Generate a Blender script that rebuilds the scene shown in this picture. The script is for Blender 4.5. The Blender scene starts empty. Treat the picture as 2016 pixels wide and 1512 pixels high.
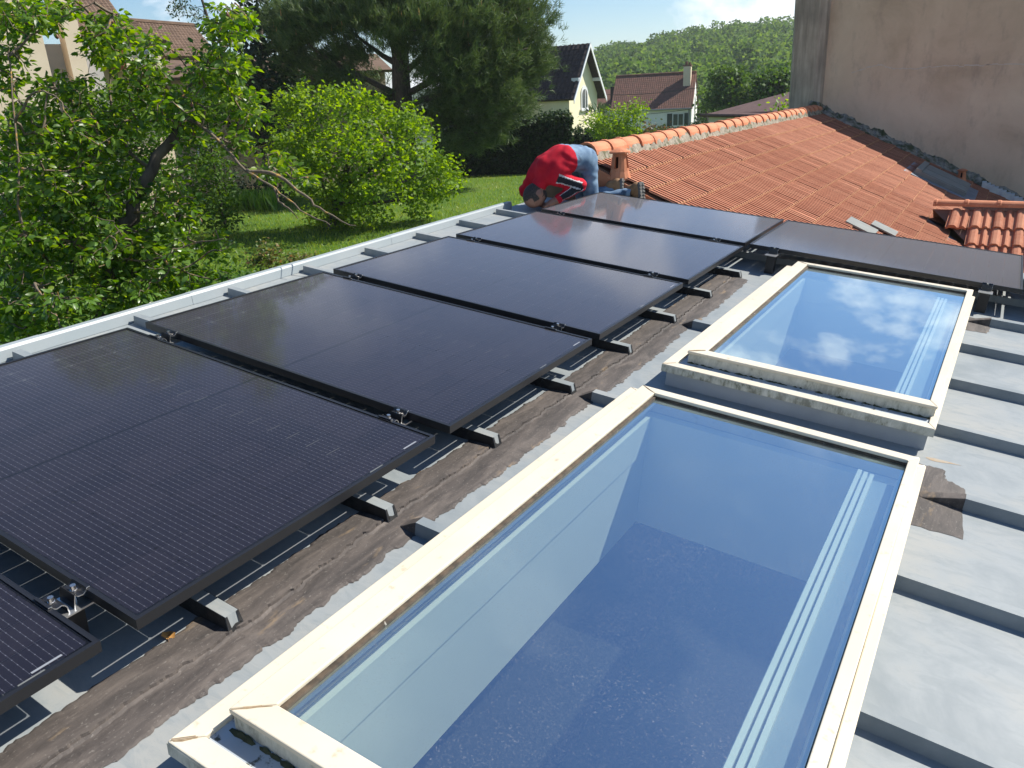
import bpy, math, random
import numpy as np
from mathutils import Matrix, Vector

# ------------------------------------------------------------------ camera, world, sun, exposure
scene = bpy.context.scene
COL = scene.collection
CAM = np.array([3.259935, -0.761763, 0.887372])
RW = np.array([[0.848852, 0.526493, -0.047500],
               [0.146439, -0.320533, -0.935849],
               [-0.507943, 0.787442, -0.349184]])          # camera right, down, forward
FPX = 1515.41
cam_d = bpy.data.cameras.new("camera")
cam_d.sensor_width = 36.0
cam_d.lens = 27.061
cam_d.clip_start = 0.02
cam_d.clip_end = 4000
cam = bpy.data.objects.new("camera", cam_d)
COL.objects.link(cam)
cm = Matrix.Identity(4)
for r in range(3):
    cm[r][0], cm[r][1], cm[r][2], cm[r][3] = RW[0][r], -RW[1][r], -RW[2][r], CAM[r]
cam.matrix_world = cm
scene.camera = cam

SUN_AZ = math.radians(42.8)      # from +Y towards +X
SUN_EL = math.radians(45.5)
world = bpy.data.worlds.new("World")
scene.world = world
world.use_nodes = True
wn, wl = world.node_tree.nodes, world.node_tree.links
wn.clear()
w_out = wn.new("ShaderNodeOutputWorld")
w_bg = wn.new("ShaderNodeBackground")
w_bg.inputs["Strength"].default_value = 0.085
sky = wn.new("ShaderNodeTexSky")
sky.sky_type = 'NISHITA'
sky.sun_disc = False
sky.sun_elevation = SUN_EL
sky.sun_rotation = SUN_AZ
sky.air_density = 1.0
sky.dust_density = 0.4
sky.ozone_density = 3.0
# clouds: a layer of puffs laid out over the whole dome by direction
w_tc = wn.new("ShaderNodeTexCoord")
w_map = wn.new("ShaderNodeMapping")
w_map.inputs["Location"].default_value = (1.45, 0.4, 0.1)
w_map.inputs["Scale"].default_value = (1.0, 1.0, 1.7)
wl.new(w_tc.outputs["Generated"], w_map.inputs[0])
w_no = wn.new("ShaderNodeTexNoise")
w_no.inputs["Scale"].default_value = 4.6
w_no.inputs["Detail"].default_value = 9.0
w_no.inputs["Roughness"].default_value = 0.56
w_no.inputs["Distortion"].default_value = 0.25
wl.new(w_map.outputs[0], w_no.inputs["Vector"])
w_rp = wn.new("ShaderNodeValToRGB")
w_rp.color_ramp.elements[0].position = 0.505
w_rp.color_ramp.elements[0].color = (0, 0, 0, 1)
w_rp.color_ramp.elements[1].position = 0.60
w_rp.color_ramp.elements[1].color = (1, 1, 1, 1)
wl.new(w_no.outputs["Fac"], w_rp.inputs[0])
w_sep = wn.new("ShaderNodeSeparateXYZ"); wl.new(w_tc.outputs["Generated"], w_sep.inputs[0])
w_el = wn.new("ShaderNodeMapRange"); w_el.inputs[1].default_value = 0.32; w_el.inputs[2].default_value = 0.46; w_el.inputs[3].default_value = 0.85; w_el.inputs[4].default_value = 0.04
wl.new(w_sep.outputs[2], w_el.inputs[0])
w_mul = wn.new("ShaderNodeMath"); w_mul.operation = 'MULTIPLY'
wl.new(w_rp.outputs[0], w_mul.inputs[0]); wl.new(w_el.outputs[0], w_mul.inputs[1])
w_mix = wn.new("ShaderNodeMixRGB")
w_mix.inputs[2].default_value = (9.5, 9.7, 10.0, 1)
wl.new(w_mul.outputs[0], w_mix.inputs[0])
w_hs = wn.new("ShaderNodeHueSaturation"); w_hs.inputs["Saturation"].default_value = 1.25
wl.new(sky.outputs[0], w_hs.inputs["Color"]); wl.new(w_hs.outputs[0], w_mix.inputs[1])
wl.new(w_mix.outputs[0], w_bg.inputs["Color"])
wl.new(w_bg.outputs[0], w_out.inputs["Surface"])

sun_d = bpy.data.lights.new("sun", 'SUN')
sun_d.energy = 5.0
sun_d.angle = math.radians(0.5)
sun_d.color = (1.0, 0.95, 0.86)
sun = bpy.data.objects.new("sun", sun_d)
COL.objects.link(sun)
SUN = Vector((math.sin(SUN_AZ) * math.cos(SUN_EL), math.cos(SUN_AZ) * math.cos(SUN_EL), math.sin(SUN_EL)))
sun.rotation_euler = SUN.to_track_quat('Z', 'Y').to_euler()
sun.location = (6, 8, 12)

vs = scene.view_settings
vs.view_transform = 'Standard'
vs.look = 'None'
vs.exposure = 0.75
vs.gamma = 1.0
vs.use_curve_mapping = False
scene.cycles.max_bounces = 8
scene.cycles.transparent_max_bounces = 24

# ------------------------------------------------------------------ helpers
rng = np.random.default_rng(7)
random.seed(7)
SL = math.radians(-6.5)          # the zinc roof falls to the right
RM = np.array([[math.cos(SL), 0, -math.sin(SL)], [0, 1, 0], [math.sin(SL), 0, math.cos(SL)]])
RM4 = Matrix([[*RM[0], 0], [*RM[1], 0], [*RM[2], 0], [0, 0, 0, 1]])
N0 = -0.175                      # zinc sheet below the top of the solar panels (roof-local height)

def wray(px, py):
    return RW.T @ np.array([(px - 1008) / FPX, (py - 756) / FPX, 1.0])
def P(px, py, d):                # real point at horizontal distance d (metres) in that direction
    r = wray(px, py); return CAM + r * (d / math.hypot(r[0], r[1]))
def PZ(px, py, z):
    r = wray(px, py); return CAM + r * ((z - CAM[2]) / r[2])
def roofpt(v, u, n):
    return RM @ np.array([v, u, n])

def link(name, me, parent=None, mat=None):
    o = bpy.data.objects.new(name, me)
    COL.objects.link(o)
    if parent is not None: o.parent = parent
    if mat is not None and me is not None and len(me.materials) == 0: me.materials.append(mat)
    return o
def tag(o, label=None, cat=None, group=None, kind=None):
    if label: o["label"] = label
    if cat: o["category"] = cat
    if group: o["group"] = group
    if kind: o["kind"] = kind
    return o
def thing(name, label, cat, loc=(0, 0, 0), group=None, roof=False, rz=0.0):
    o = bpy.data.objects.new(name, None)
    COL.objects.link(o)
    o.empty_display_size = 0.1
    if roof: o.matrix_world = Matrix.Translation(Vector(roofpt(*loc))) @ RM4 @ Matrix.Rotation(rz, 4, 'Z')
    else:
        o.location = loc; o.rotation_euler = (0, 0, rz)
    return tag(o, label, cat, group)

class MB:
    def __init__(self): self.v, self.f, self.m = [], [], []
    def add(self, vs, fs, mi=0):
        k = len(self.v); self.v += [tuple(map(float, p)) for p in vs]
        self.f += [tuple(i + k for i in f) for f in fs]; self.m += [mi] * len(fs)
        return self
    def box(self, x0, x1, y0, y1, z0, z1, mi=0):
        return self.hexa([(x0, y0, z0), (x1, y0, z0), (x1, y1, z0), (x0, y1, z0)],
                         [(x0, y0, z1), (x1, y0, z1), (x1, y1, z1), (x0, y1, z1)], mi)
    def hexa(self, lo, hi, mi=0):
        n = len(lo)
        fs = [tuple(range(n - 1, -1, -1)), tuple(range(n, 2 * n))]
        fs += [(i, (i + 1) % n, (i + 1) % n + n, i + n) for i in range(n)]
        return self.add(list(lo) + list(hi), fs, mi)
    def tube(self, pts, rad, sides=6, caps=True, mi=0):
        pts = [np.array(p, float) for p in pts]; n = len(pts)
        if np.isscalar(rad): rad = [rad] * n
        vs = []
        for i, p in enumerate(pts):
            t = pts[min(i + 1, n - 1)] - pts[max(i - 1, 0)]; t /= (np.linalg.norm(t) + 1e-9)
            a = np.cross(t, (0, 0, 1.0)) if abs(t[2]) < 0.9 else np.cross(t, (1.0, 0, 0))
            a /= np.linalg.norm(a); b = np.cross(t, a)
            for k in range(sides):
                th = 2 * math.pi * k / sides
                vs.append(p + rad[i] * (math.cos(th) * a + math.sin(th) * b))
        fs = []
        for i in range(n - 1):
            for k in range(sides):
                k2 = (k + 1) % sides
                fs.append((i * sides + k, i * sides + k2, (i + 1) * sides + k2, (i + 1) * sides + k))
        if caps:
            fs.append(tuple(range(sides - 1, -1, -1))); fs.append(tuple((n - 1) * sides + k for k in range(sides)))
        return self.add(vs, fs, mi)
    def mesh(self, name, mats, smooth=False):
        me = bpy.data.meshes.new(name)
        me.from_pydata(self.v, [], self.f)
        for m in (mats if isinstance(mats, (list, tuple)) else [mats]): me.materials.append(m)
        me.polygons.foreach_set("material_index", self.m)
        if smooth: me.polygons.foreach_set("use_smooth", [True] * len(self.f))
        me.update()
        return me
    def build(self, name, mats, parent=None, smooth=False, bevel=0.0):
        o = link(name, self.mesh(name, mats, smooth), parent)
        if bevel > 0:
            b = o.modifiers.new("bevel", 'BEVEL'); b.width = bevel; b.segments = 2; b.limit_method = 'ANGLE'
        return o

def np_mesh(name, V, F, mats, midx=None, smooth=False):
    V = np.asarray(V, np.float32); F = np.asarray(F, np.int32); k = F.shape[1]
    me = bpy.data.meshes.new(name)
    me.vertices.add(len(V)); me.vertices.foreach_set("co", V.ravel())
    me.loops.add(F.size); me.loops.foreach_set("vertex_index", F.ravel())
    me.polygons.add(len(F))
    me.polygons.foreach_set("loop_start", np.arange(0, F.size, k, dtype=np.int32))
    me.polygons.foreach_set("loop_total", np.full(len(F), k, np.int32))
    for m in (mats if isinstance(mats, (list, tuple)) else [mats]): me.materials.append(m)
    if midx is not None: me.polygons.foreach_set("material_index", np.asarray(midx, np.int32))
    if smooth: me.polygons.foreach_set("use_smooth", np.ones(len(F), bool))
    me.update(calc_edges=True)
    return me

# ------------------------------------------------------------------ materials
def nodes_of(name):
    m = bpy.data.materials.new(name); m.use_nodes = True
    nt = m.node_tree; bs = nt.nodes["Principled BSDF"]
    return m, nt.nodes, nt.links, bs
def noise(nn, ll, scale, detail=5, rough=0.55, stretch=None, coord='Object', dist=0.0):
    tc = nn.new("ShaderNodeTexCoord"); no = nn.new("ShaderNodeTexNoise")
    no.inputs["Scale"].default_value = scale; no.inputs["Detail"].default_value = detail
    no.inputs["Roughness"].default_value = rough; no.inputs["Distortion"].default_value = dist
    if stretch:
        mp = nn.new("ShaderNodeMapping"); mp.inputs["Scale"].default_value = stretch
        ll.new(tc.outputs[coord], mp.inputs[0]); ll.new(mp.outputs[0], no.inputs["Vector"])
    else: ll.new(tc.outputs[coord], no.inputs["Vector"])
    return no
def ramp(nn, ll, src, stops):
    r = nn.new("ShaderNodeValToRGB"); e = r.color_ramp.elements
    while len(e) < len(stops): e.new(0.5)
    for k, (p, c) in enumerate(stops):
        e[k].position = p; e[k].color = (*c, 1) if len(c) == 3 else c
    ll.new(src, r.inputs[0]); return r
def mixc(nn, ll, fac, a, b, mode='MIX'):
    m = nn.new("ShaderNodeMixRGB"); m.blend_type = mode
    if isinstance(fac, float): m.inputs[0].default_value = fac
    else: ll.new(fac, m.inputs[0])
    for k, s in ((1, a), (2, b)):
        if isinstance(s, tuple): m.inputs[k].default_value = (*s, 1)
        else: ll.new(s, m.inputs[k])
    return m.outputs[0]
def bump(nn, ll, bs, src, strength, dist=0.01):
    b = nn.new("ShaderNodeBump"); b.inputs["Strength"].default_value = strength; b.inputs["Distance"].default_value = dist
    ll.new(src, b.inputs["Height"]); ll.new(b.outputs[0], bs.inputs["Normal"]); return b
def M(name, c1, c2=None, scale=6.0, rough=0.6, bmp=0.0, bscale=60.0, metal=0.0, stretch=None, lo=0.35, hi=0.65,
      c3=None, scale3=30.0, lo3=0.62, hi3=0.7, spec=0.5, rvar=0.0, detail=6, bdist=0.004):
    m, nn, ll, bs = nodes_of(name)
    bs.inputs["Roughness"].default_value = rough; bs.inputs["Metallic"].default_value = metal
    bs.inputs["Specular IOR Level"].default_value = spec
    if c2 is None: bs.inputs["Base Color"].default_value = (*c1, 1)
    else:
        no = noise(nn, ll, scale, detail, stretch=stretch)
        out = ramp(nn, ll, no.outputs["Fac"], [(lo, c1), (hi, c2)]).outputs[0]
        if c3 is not None:
            n3 = noise(nn, ll, scale3, 6, stretch=stretch)
            f3 = ramp(nn, ll, n3.outputs["Fac"], [(lo3, (0, 0, 0)), (hi3, (1, 1, 1))])
            out = mixc(nn, ll, f3.outputs[0], out, c3)
        ll.new(out, bs.inputs["Base Color"])
        if rvar:
            mr = nn.new("ShaderNodeMapRange"); mr.inputs[3].default_value = rough - rvar; mr.inputs[4].default_value = rough + rvar
            ll.new(no.outputs["Fac"], mr.inputs[0]); ll.new(mr.outputs[0], bs.inputs["Roughness"])
    if bmp > 0:
        nb = noise(nn, ll, bscale, 4, stretch=stretch); bump(nn, ll, bs, nb.outputs["Fac"], bmp, bdist)
    return m
def leafmat(name, cols, trans=0.35, rough=0.45, spec=0.4):
    """foliage: each leaf (mesh island) takes a tint of its own; thin faces let light through"""
    m, nn, ll, bs = nodes_of(name)
    g = nn.new("ShaderNodeNewGeometry")
    st = [(k / (len(cols) - 1), c) for k, c in enumerate(cols)]
    r = ramp(nn, ll, g.outputs["Random Per Island"], st)
    ll.new(r.outputs[0], bs.inputs["Base Color"])
    bs.inputs["Roughness"].default_value = rough; bs.inputs["Specular IOR Level"].default_value = spec
    if trans > 0:
        tr = nn.new("ShaderNodeBsdfTranslucent")
        gm = nn.new("ShaderNodeHueSaturation"); gm.inputs["Saturation"].default_value = 1.15; gm.inputs["Value"].default_value = 2.0
        gm.inputs["Hue"].default_value = 0.485
        ll.new(r.outputs[0], gm.inputs["Color"]); ll.new(gm.outputs[0], tr.inputs[0])
        mx = nn.new("ShaderNodeMixShader"); mx.inputs[0].default_value = trans
        ll.new(bs.outputs[0], mx.inputs[1]); ll.new(tr.outputs[0], mx.inputs[2])
        ll.new(mx.outputs[0], nn["Material Output"].inputs["Surface"])
    return m

def zinc_mat():
    m, nn, ll, bs = nodes_of("zinc")
    a = noise(nn, ll, 3.0, 7, 0.6, dist=0.4)
    col = ramp(nn, ll, a.outputs["Fac"], [(0.34, (0.18, 0.205, 0.218)), (0.48, (0.238, 0.260, 0.268)), (0.66, (0.275, 0.281, 0.270))]).outputs[0]
    b = noise(nn, ll, 9.0, 8, 0.7, stretch=(1, 2.4, 1), dist=1.2)
    fb = ramp(nn, ll, b.outputs["Fac"], [(0.48, (0, 0, 0)), (0.70, (0.8, 0.8, 0.8))])
    col = mixc(nn, ll, fb.outputs[0], col, (0.19, 0.215, 0.225))
    c = noise(nn, ll, 70.0, 3, 0.6, stretch=(1, 2.2, 1))
    fc = ramp(nn, ll, c.outputs["Fac"], [(0.66, (0, 0, 0)), (0.74, (0.55, 0.55, 0.55))])
    col = mixc(nn, ll, fc.outputs[0], col, (0.25, 0.26, 0.25))
    ll.new(col, bs.inputs["Base Color"])
    bs.inputs["Roughness"].default_value = 0.52; bs.inputs["Metallic"].default_value = 0.0
    bs.inputs["Specular IOR Level"].default_value = 0.35
    bump(nn, ll, bs, b.outputs["Fac"], 0.12, 0.004)
    return m
ZINC = zinc_mat()
COPING = M("coping_zinc", (0.28, 0.32, 0.335), (0.32, 0.35, 0.36), 2.5, 0.45, 0.05, 30, spec=0.4)
TAR = None
def tar_mat():
    m, nn, ll, bs = nodes_of("tar_felt")
    a = noise(nn, ll, 14.0, 8, 0.65, stretch=(1.6, 0.35, 1), dist=0.6)
    col = ramp(nn, ll, a.outputs["Fac"], [(0.3, (0.030, 0.026, 0.024)), (0.5, (0.066, 0.055, 0.049)), (0.72, (0.125, 0.104, 0.090))]).outputs[0]
    b = noise(nn, ll, 5.0, 8, 0.6, stretch=(3.0, 0.8, 1))
    fb = ramp(nn, ll, b.outputs["Fac"], [(0.60, (0, 0, 0)), (0.70, (0.75, 0.75, 0.75))])
    col = mixc(nn, ll, fb.outputs[0], col, (0.25, 0.175, 0.10))
    c = noise(nn, ll, 160.0, 3, 0.7, stretch=(1, 0.5, 1))
    fc = ramp(nn, ll, c.outputs["Fac"], [(0.6, (0, 0, 0)), (0.7, (0.6, 0.6, 0.6))])
    col = mixc(nn, ll, fc.outputs[0], col, (0.20, 0.18, 0.16))
    ll.new(col, bs.inputs["Base Color"]); bs.inputs["Roughness"].default_value = 0.75
    d = noise(nn, ll, 90.0, 6, 0.7, stretch=(1, 0.4, 1)); bump(nn, ll, bs, d.outputs["Fac"], 0.45, 0.003)
    return m
TAR = tar_mat()
TARBLACK = M("tar_black", (0.012, 0.012, 0.013), (0.03, 0.03, 0.03), 30, 0.45, 0.5, 80)
CREAM = M("cream_lacquer", (0.575, 0.505, 0.385), (0.61, 0.55, 0.435), 3.0, 0.38, 0.03, 40, c3=(0.40, 0.32, 0.21), scale3=34, lo3=0.62, hi3=0.78)
def dirty_cream():
    m, nn, ll, bs = nodes_of("weathered_cream")
    a = noise(nn, ll, 22.0, 8, 0.75, stretch=(1, 1, 0.35))
    col = ramp(nn, ll, a.outputs["Fac"], [(0.36, (0.62, 0.60, 0.52)), (0.50, (0.42, 0.41, 0.33)), (0.58, (0.17, 0.165, 0.12)), (0.72, (0.09, 0.09, 0.065))])
    b = noise(nn, ll, 6.0, 4); fb = ramp(nn, ll, b.outputs["Fac"], [(0.35, (0, 0, 0)), (0.65, (0.8, 0.8, 0.8))])
    out = mixc(nn, ll, fb.outputs[0], col.outputs[0], (0.55, 0.53, 0.45))
    ll.new(out, bs.inputs["Base Color"]); bs.inputs["Roughness"].default_value = 0.7
    bump(nn, ll, bs, a.outputs["Fac"], 0.3, 0.003)
    return m
DIRTY = dirty_cream()
BLACKAL = M("black_anodised", (0.012, 0.012, 0.014), None, rough=0.38, spec=0.5)
ALU = M("bright_aluminium", (0.66, 0.66, 0.65), None, rough=0.3, metal=0.85)
STEEL = M("stainless_bolt", (0.62, 0.60, 0.58), None, rough=0.25, metal=0.95)
GASKET = M("old_gasket", (0.035, 0.026, 0.018), (0.10, 0.07, 0.045), 40, 0.8, c3=(0.4, 0.38, 0.33), scale3=50, lo3=0.68, hi3=0.72)
CURBZ = M("curb_zinc", (0.30, 0.33, 0.36), (0.36, 0.39, 0.42), 5, 0.5, 0.05, 30)

def cell_mat():
    """monocrystalline cell: near-black, ten bus wires with solder pads, very fine fingers"""
    m, nn, ll, bs = nodes_of("solar_cell")
    tc = nn.new("ShaderNodeTexCoord"); sp = nn.new("ShaderNodeSeparateXYZ"); ll.new(tc.outputs["Object"], sp.inputs[0])
    def tri(src, per, w):
        a = nn.new("ShaderNodeMath"); a.operation = 'DIVIDE'; a.inputs[1].default_value = per; ll.new(src, a.inputs[0])
        b = nn.new("ShaderNodeMath"); b.operation = 'FRACT'; ll.new(a.outputs[0], b.inputs[0])
        c = nn.new("ShaderNodeMath"); c.operation = 'SUBTRACT'; c.inputs[1].default_value = 0.5; ll.new(b.outputs[0], c.inputs[0])
        d = nn.new("ShaderNodeMath"); d.operation = 'ABSOLUTE'; ll.new(c.outputs[0], d.inputs[0])
        e = nn.new("ShaderNodeMath"); e.operation = 'LESS_THAN'; e.inputs[1].default_value = w / per / 2; ll.new(d.outputs[0], e.inputs[0])
        return e.outputs[0]
    wires = tri(sp.outputs[1], 0.0182, 0.0011)
    padw = tri(sp.outputs[1], 0.0182, 0.0022)
    pads = tri(sp.outputs[0], 0.0228, 0.0036)
    pm = nn.new("ShaderNodeMath"); pm.operation = 'MULTIPLY'; ll.new(padw, pm.inputs[0]); ll.new(pads, pm.inputs[1])
    no = noise(nn, ll, 2.0, 3)
    oi = nn.new("ShaderNodeObjectInfo")
    base = ramp(nn, ll, oi.outputs["Random"], [(0.0, (0.022, 0.021, 0.036)), (1.0, (0.034, 0.030, 0.046))]).outputs[0]
    c1 = mixc(nn, ll, wires, base, (0.15, 0.155, 0.19))
    c2 = mixc(nn, ll, pm.outputs[0], c1, (0.26, 0.265, 0.31))
    ll.new(c2, bs.inputs["Base Color"]); bs.inputs["Roughness"].default_value = 0.42
    bs.inputs["Specular IOR Level"].default_value = 0.25
    return m
CELL = cell_mat()
def sheet_glass(name, tint, refl, rough, f0, dirt=0.0, dirtcol=(0.5, 0.5, 0.48), dscale=35.0, bmp=0.0, power=5.0, film=0.0):
    """a pane that reflects by angle and lets the rest straight through (sun too); dust lies on it"""
    m, nn, ll, bs = nodes_of(name)
    nn.remove(bs)
    out = nn["Material Output"]
    tr = nn.new("ShaderNodeBsdfTransparent"); tr.inputs[0].default_value = (*tint, 1)
    gl = nn.new("ShaderNodeBsdfGlossy"); gl.inputs[0].default_value = (*refl, 1); gl.inputs["Roughness"].default_value = rough
    lw = nn.new("ShaderNodeLayerWeight"); lw.inputs[0].default_value = 0.5
    p5 = nn.new("ShaderNodeMath"); p5.operation = 'POWER'; p5.inputs[1].default_value = power; ll.new(lw.outputs["Facing"], p5.inputs[0])
    fr = nn.new("ShaderNodeMath"); fr.operation = 'MULTIPLY_ADD'; fr.inputs[1].default_value = 1 - f0; fr.inputs[2].default_value = f0
    ll.new(p5.outputs[0], fr.inputs[0])
    mx = nn.new("ShaderNodeMixShader"); ll.new(fr.outputs[0], mx.inputs[0])
    ll.new(tr.outputs[0], mx.inputs[1]); ll.new(gl.outputs[0], mx.inputs[2])
    if bmp > 0:
        nb = noise(nn, ll, 1.7, 2); b = nn.new("ShaderNodeBump"); b.inputs["Strength"].default_value = bmp; b.inputs["Distance"].default_value = 0.01
        ll.new(nb.outputs["Fac"], b.inputs["Height"]); ll.new(b.outputs[0], gl.inputs["Normal"])
    last = mx
    if dirt > 0:
        df = nn.new("ShaderNodeBsdfDiffuse"); df.inputs[0].default_value = (*dirtcol, 1)
        n1 = noise(nn, ll, dscale * 5, 6, 0.85); f1 = ramp(nn, ll, n1.outputs["Fac"], [(0.56, (0, 0, 0)), (0.66, (1, 1, 1))])
        n2 = noise(nn, ll, 3.2, 6, 0.65); f2 = ramp(nn, ll, n2.outputs["Fac"], [(0.42, (0.06, 0.06, 0.06)), (0.66, (1, 1, 1))])
        mm = nn.new("ShaderNodeMath"); mm.operation = 'MULTIPLY'; ll.new(f1.outputs[0], mm.inputs[0]); ll.new(f2.outputs[0], mm.inputs[1])
        m2 = nn.new("ShaderNodeMath"); m2.operation = 'MULTIPLY'; m2.inputs[1].default_value = dirt; ll.new(mm.outputs[0], m2.inputs[0])
        mx2 = nn.new("ShaderNodeMixShader"); ll.new(m2.outputs[0], mx2.inputs[0]); ll.new(mx.outputs[0], mx2.inputs[1]); ll.new(df.outputs[0], mx2.inputs[2])
        last = mx2
    if film > 0:     # thin even film of dust: hardly seen from above, paler at a flat angle
        d2 = nn.new("ShaderNodeBsdfDiffuse"); d2.inputs[0].default_value = (0.42, 0.42, 0.45, 1)
        q = nn.new("ShaderNodeMath"); q.operation = 'POWER'; q.inputs[1].default_value = 6.0; ll.new(lw.outputs["Facing"], q.inputs[0])
        q2 = nn.new("ShaderNodeMath"); q2.operation = 'MULTIPLY_ADD'; q2.inputs[1].default_value = film * 42 if film < 0.02 else film * 4; q2.inputs[2].default_value = film; ll.new(q.outputs[0], q2.inputs[0])
        mx3 = nn.new("ShaderNodeMixShader"); ll.new(q2.outputs[0], mx3.inputs[0]); ll.new(last.outputs[0], mx3.inputs[1]); ll.new(d2.outputs[0], mx3.inputs[2]); last = mx3
    ll.new(last.outputs[0], out.inputs["Surface"])
    return m
PVGLASS = sheet_glass("solar_glass", (0.60, 0.60, 0.62), (0.78, 0.80, 0.86), 0.09, 0.03, 0.05, (0.55, 0.55, 0.55), 20.0, film=0.012)
SKYGLASS = sheet_glass("coated_skylight_glass", (0.86, 0.97, 0.88), (0.76, 0.91, 1.0), 0.004, 0.50, 0.34, (0.55, 0.52, 0.5), 34.0, 0.02, power=3.0, film=0.030)
# ------------------------------------------------------------------ the building we stand on
BAT0, BATP, BATW, BATH = 0.213, 0.6195, 0.039, 0.045
GZ = -2.6                                    # garden level (world z)
def vcop(u): return -0.41 - 0.0465 * u
def bat_u(i): return BAT0 + BATP * i
bld = thing("zinc_roofed_extension", "low extension roofed in pale grey zinc sheets with raised battens", "building", (0, 0, 0), roof=True)
U_END, V_END, U_BEG = 6.26, 5.2, -2.6
HOLES = [(-0.09, 2.045), (2.50, 4.70)]
def quad_sheet(poly):
    return MB().hexa([(v, u, N0 - 0.004) for v, u in poly], [(v, u, N0) for v, u in poly]).build("zinc_sheet", ZINC, bld)
edges = [U_BEG] + [bat_u(i) + 0.02 for i in range(-4, 10)] + [U_END]
for a, b in zip(edges[:-1], edges[1:]):
    quad_sheet([(vcop(a) - 0.05, a), (2.10, a), (2.10, b), (vcop(b) - 0.05, b)])
    quad_sheet([(3.125, a), (V_END, a), (V_END, b), (3.125, b)])
    cur = a
    for h0, h1 in HOLES + [(99, 99)]:
        lo, hi = cur, min(b, h0)
        if hi - lo > 0.01: quad_sheet([(2.10, lo), (3.125, lo), (3.125, hi), (2.10, hi)])
        cur = max(cur, min(h1, b))
def batten(i, v0, v1, wedge=0.0, cap=False):
    u = bat_u(i); m = MB()
    zb, zt = N0 - 0.002, N0 + BATH
    if wedge > 0:
        m.hexa([(v0, u - .006, zb), (v0 + wedge, u - .006, zb), (v0 + wedge, u + BATW + .006, zb), (v0, u + BATW + .006, zb)],
               [(v0, u, zb + .003), (v0 + wedge, u, zt), (v0 + wedge, u + BATW, zt), (v0, u + BATW, zb + .003)], 1)
        v0 = v0 + wedge
    e = 0.016 if cap else 0.0
    m.hexa([(v0, u - .005, zb), (v1, u - .005, zb), (v1, u + BATW + .005, zb), (v0, u + BATW + .005, zb)],
           [(v0, u, zt), (v1 - e, u, zt), (v1 - e, u + BATW, zt), (v0, u + BATW, zt)])
    o = m.build("batten", [ZINC, TAR], bld)
    if cap:      # brushed-on tar round the cut end, worn through in the middle
        c = MB(); d = 0.0022
        A = lambda uu, t: (v1 - e * t + d, u + uu, zb + (zt - zb) * t)
        c.add([A(-.007, 0), A(BATW + .007, 0), A(BATW * .95, .30 + .2 * random.random()), A(BATW * .5, .22 + .25 * random.random()), A(.004, .25 + .3 * random.random())], [(0, 1, 2, 3, 4)])
        c.add([A(BATW * .8, .3), A(BATW + .004, .25), A(BATW + .001, 1.02), A(BATW * .86, 1.0)], [(0, 1, 2, 3)])
        c.add([A(-.005, .2), A(.006, .3), A(.005, 1.0), A(-.001, 1.02)], [(0, 1, 2, 3)])
        c.build("tar_cap", TARBLACK, o)
        sk_ = MB()  # tar on the sides; further in, the black paints the shade under the panels
        for us_ in (-1, 1):
            b0, b1 = (u - .005 - .0016, u - .0016) if us_ < 0 else (u + BATW + .005 + .0016, u + BATW + .0016)
            va_ = v1 - .42
            sk_.add([(va_, b0, zb), (v1, b0, zb), (v1 - e, b1, zt - .0006), (va_, b1, zt - .0006)], [(0, 1, 2, 3) if us_ < 0 else (3, 2, 1, 0)])
        sk_.build("tar_shade_skirt", TARBLACK, o)
    return o
for i in range(-4, 10):
    ue = bat_u(i)
    vend = 1.763 + 0.006 * max(i, 0)
    if i >= 8: batten(i, vcop(ue) + 0.02, 5.0)
    else:
        batten(i, vcop(ue) + 0.02, vend, cap=True)
        if i in (3, 7): batten(i, 3.185, 5.0, wedge=0.15)
        elif i != 4: batten(i, 3.165, 5.0)
        else: batten(i, 3.19, 5.0)
for i, vs_ in ((1, 1.80), (3, 1.80), (5, 1.82)):
    batten(i, vs_, 2.06, wedge=0.075)
# edge coping in overlapping lengths
joints = [-2.6, -1.75, -0.82, 0.10, 0.986, 1.847, 2.721, 3.66, 4.593, 5.50]
for k, (a, b) in enumerate(zip(joints[:-1], joints[1:])):
    g = 0.0015 * (k % 2); m = MB()
    pr = [(0.004 + g, N0 + 0.004), (-0.004 + g, N0 + 0.052), (-0.012, N0 + 0.062 + g), (-0.058 - g, N0 + 0.056 + g), (-0.066 - g, N0 + 0.045), (-0.068 - g, N0 - 0.11), (-0.03, N0 - 0.11)]
    ea, eb = a - (0.012 if k % 2 else 0), b + (0.012 if k % 2 else -0.002)
    va = [(vcop(ea) + x, ea, z) for x, z in pr]; vb = [(vcop(eb) + x, eb, z) for x, z in pr]
    n = len(pr)
    m.add(va + vb, [(i, (i + 1) % n, (i + 1) % n + n, i + n) for i in range(n)] + [tuple(range(n - 1, -1, -1)), tuple(range(n, 2 * n))])
    m.build("coping", COPING, bld)
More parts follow.
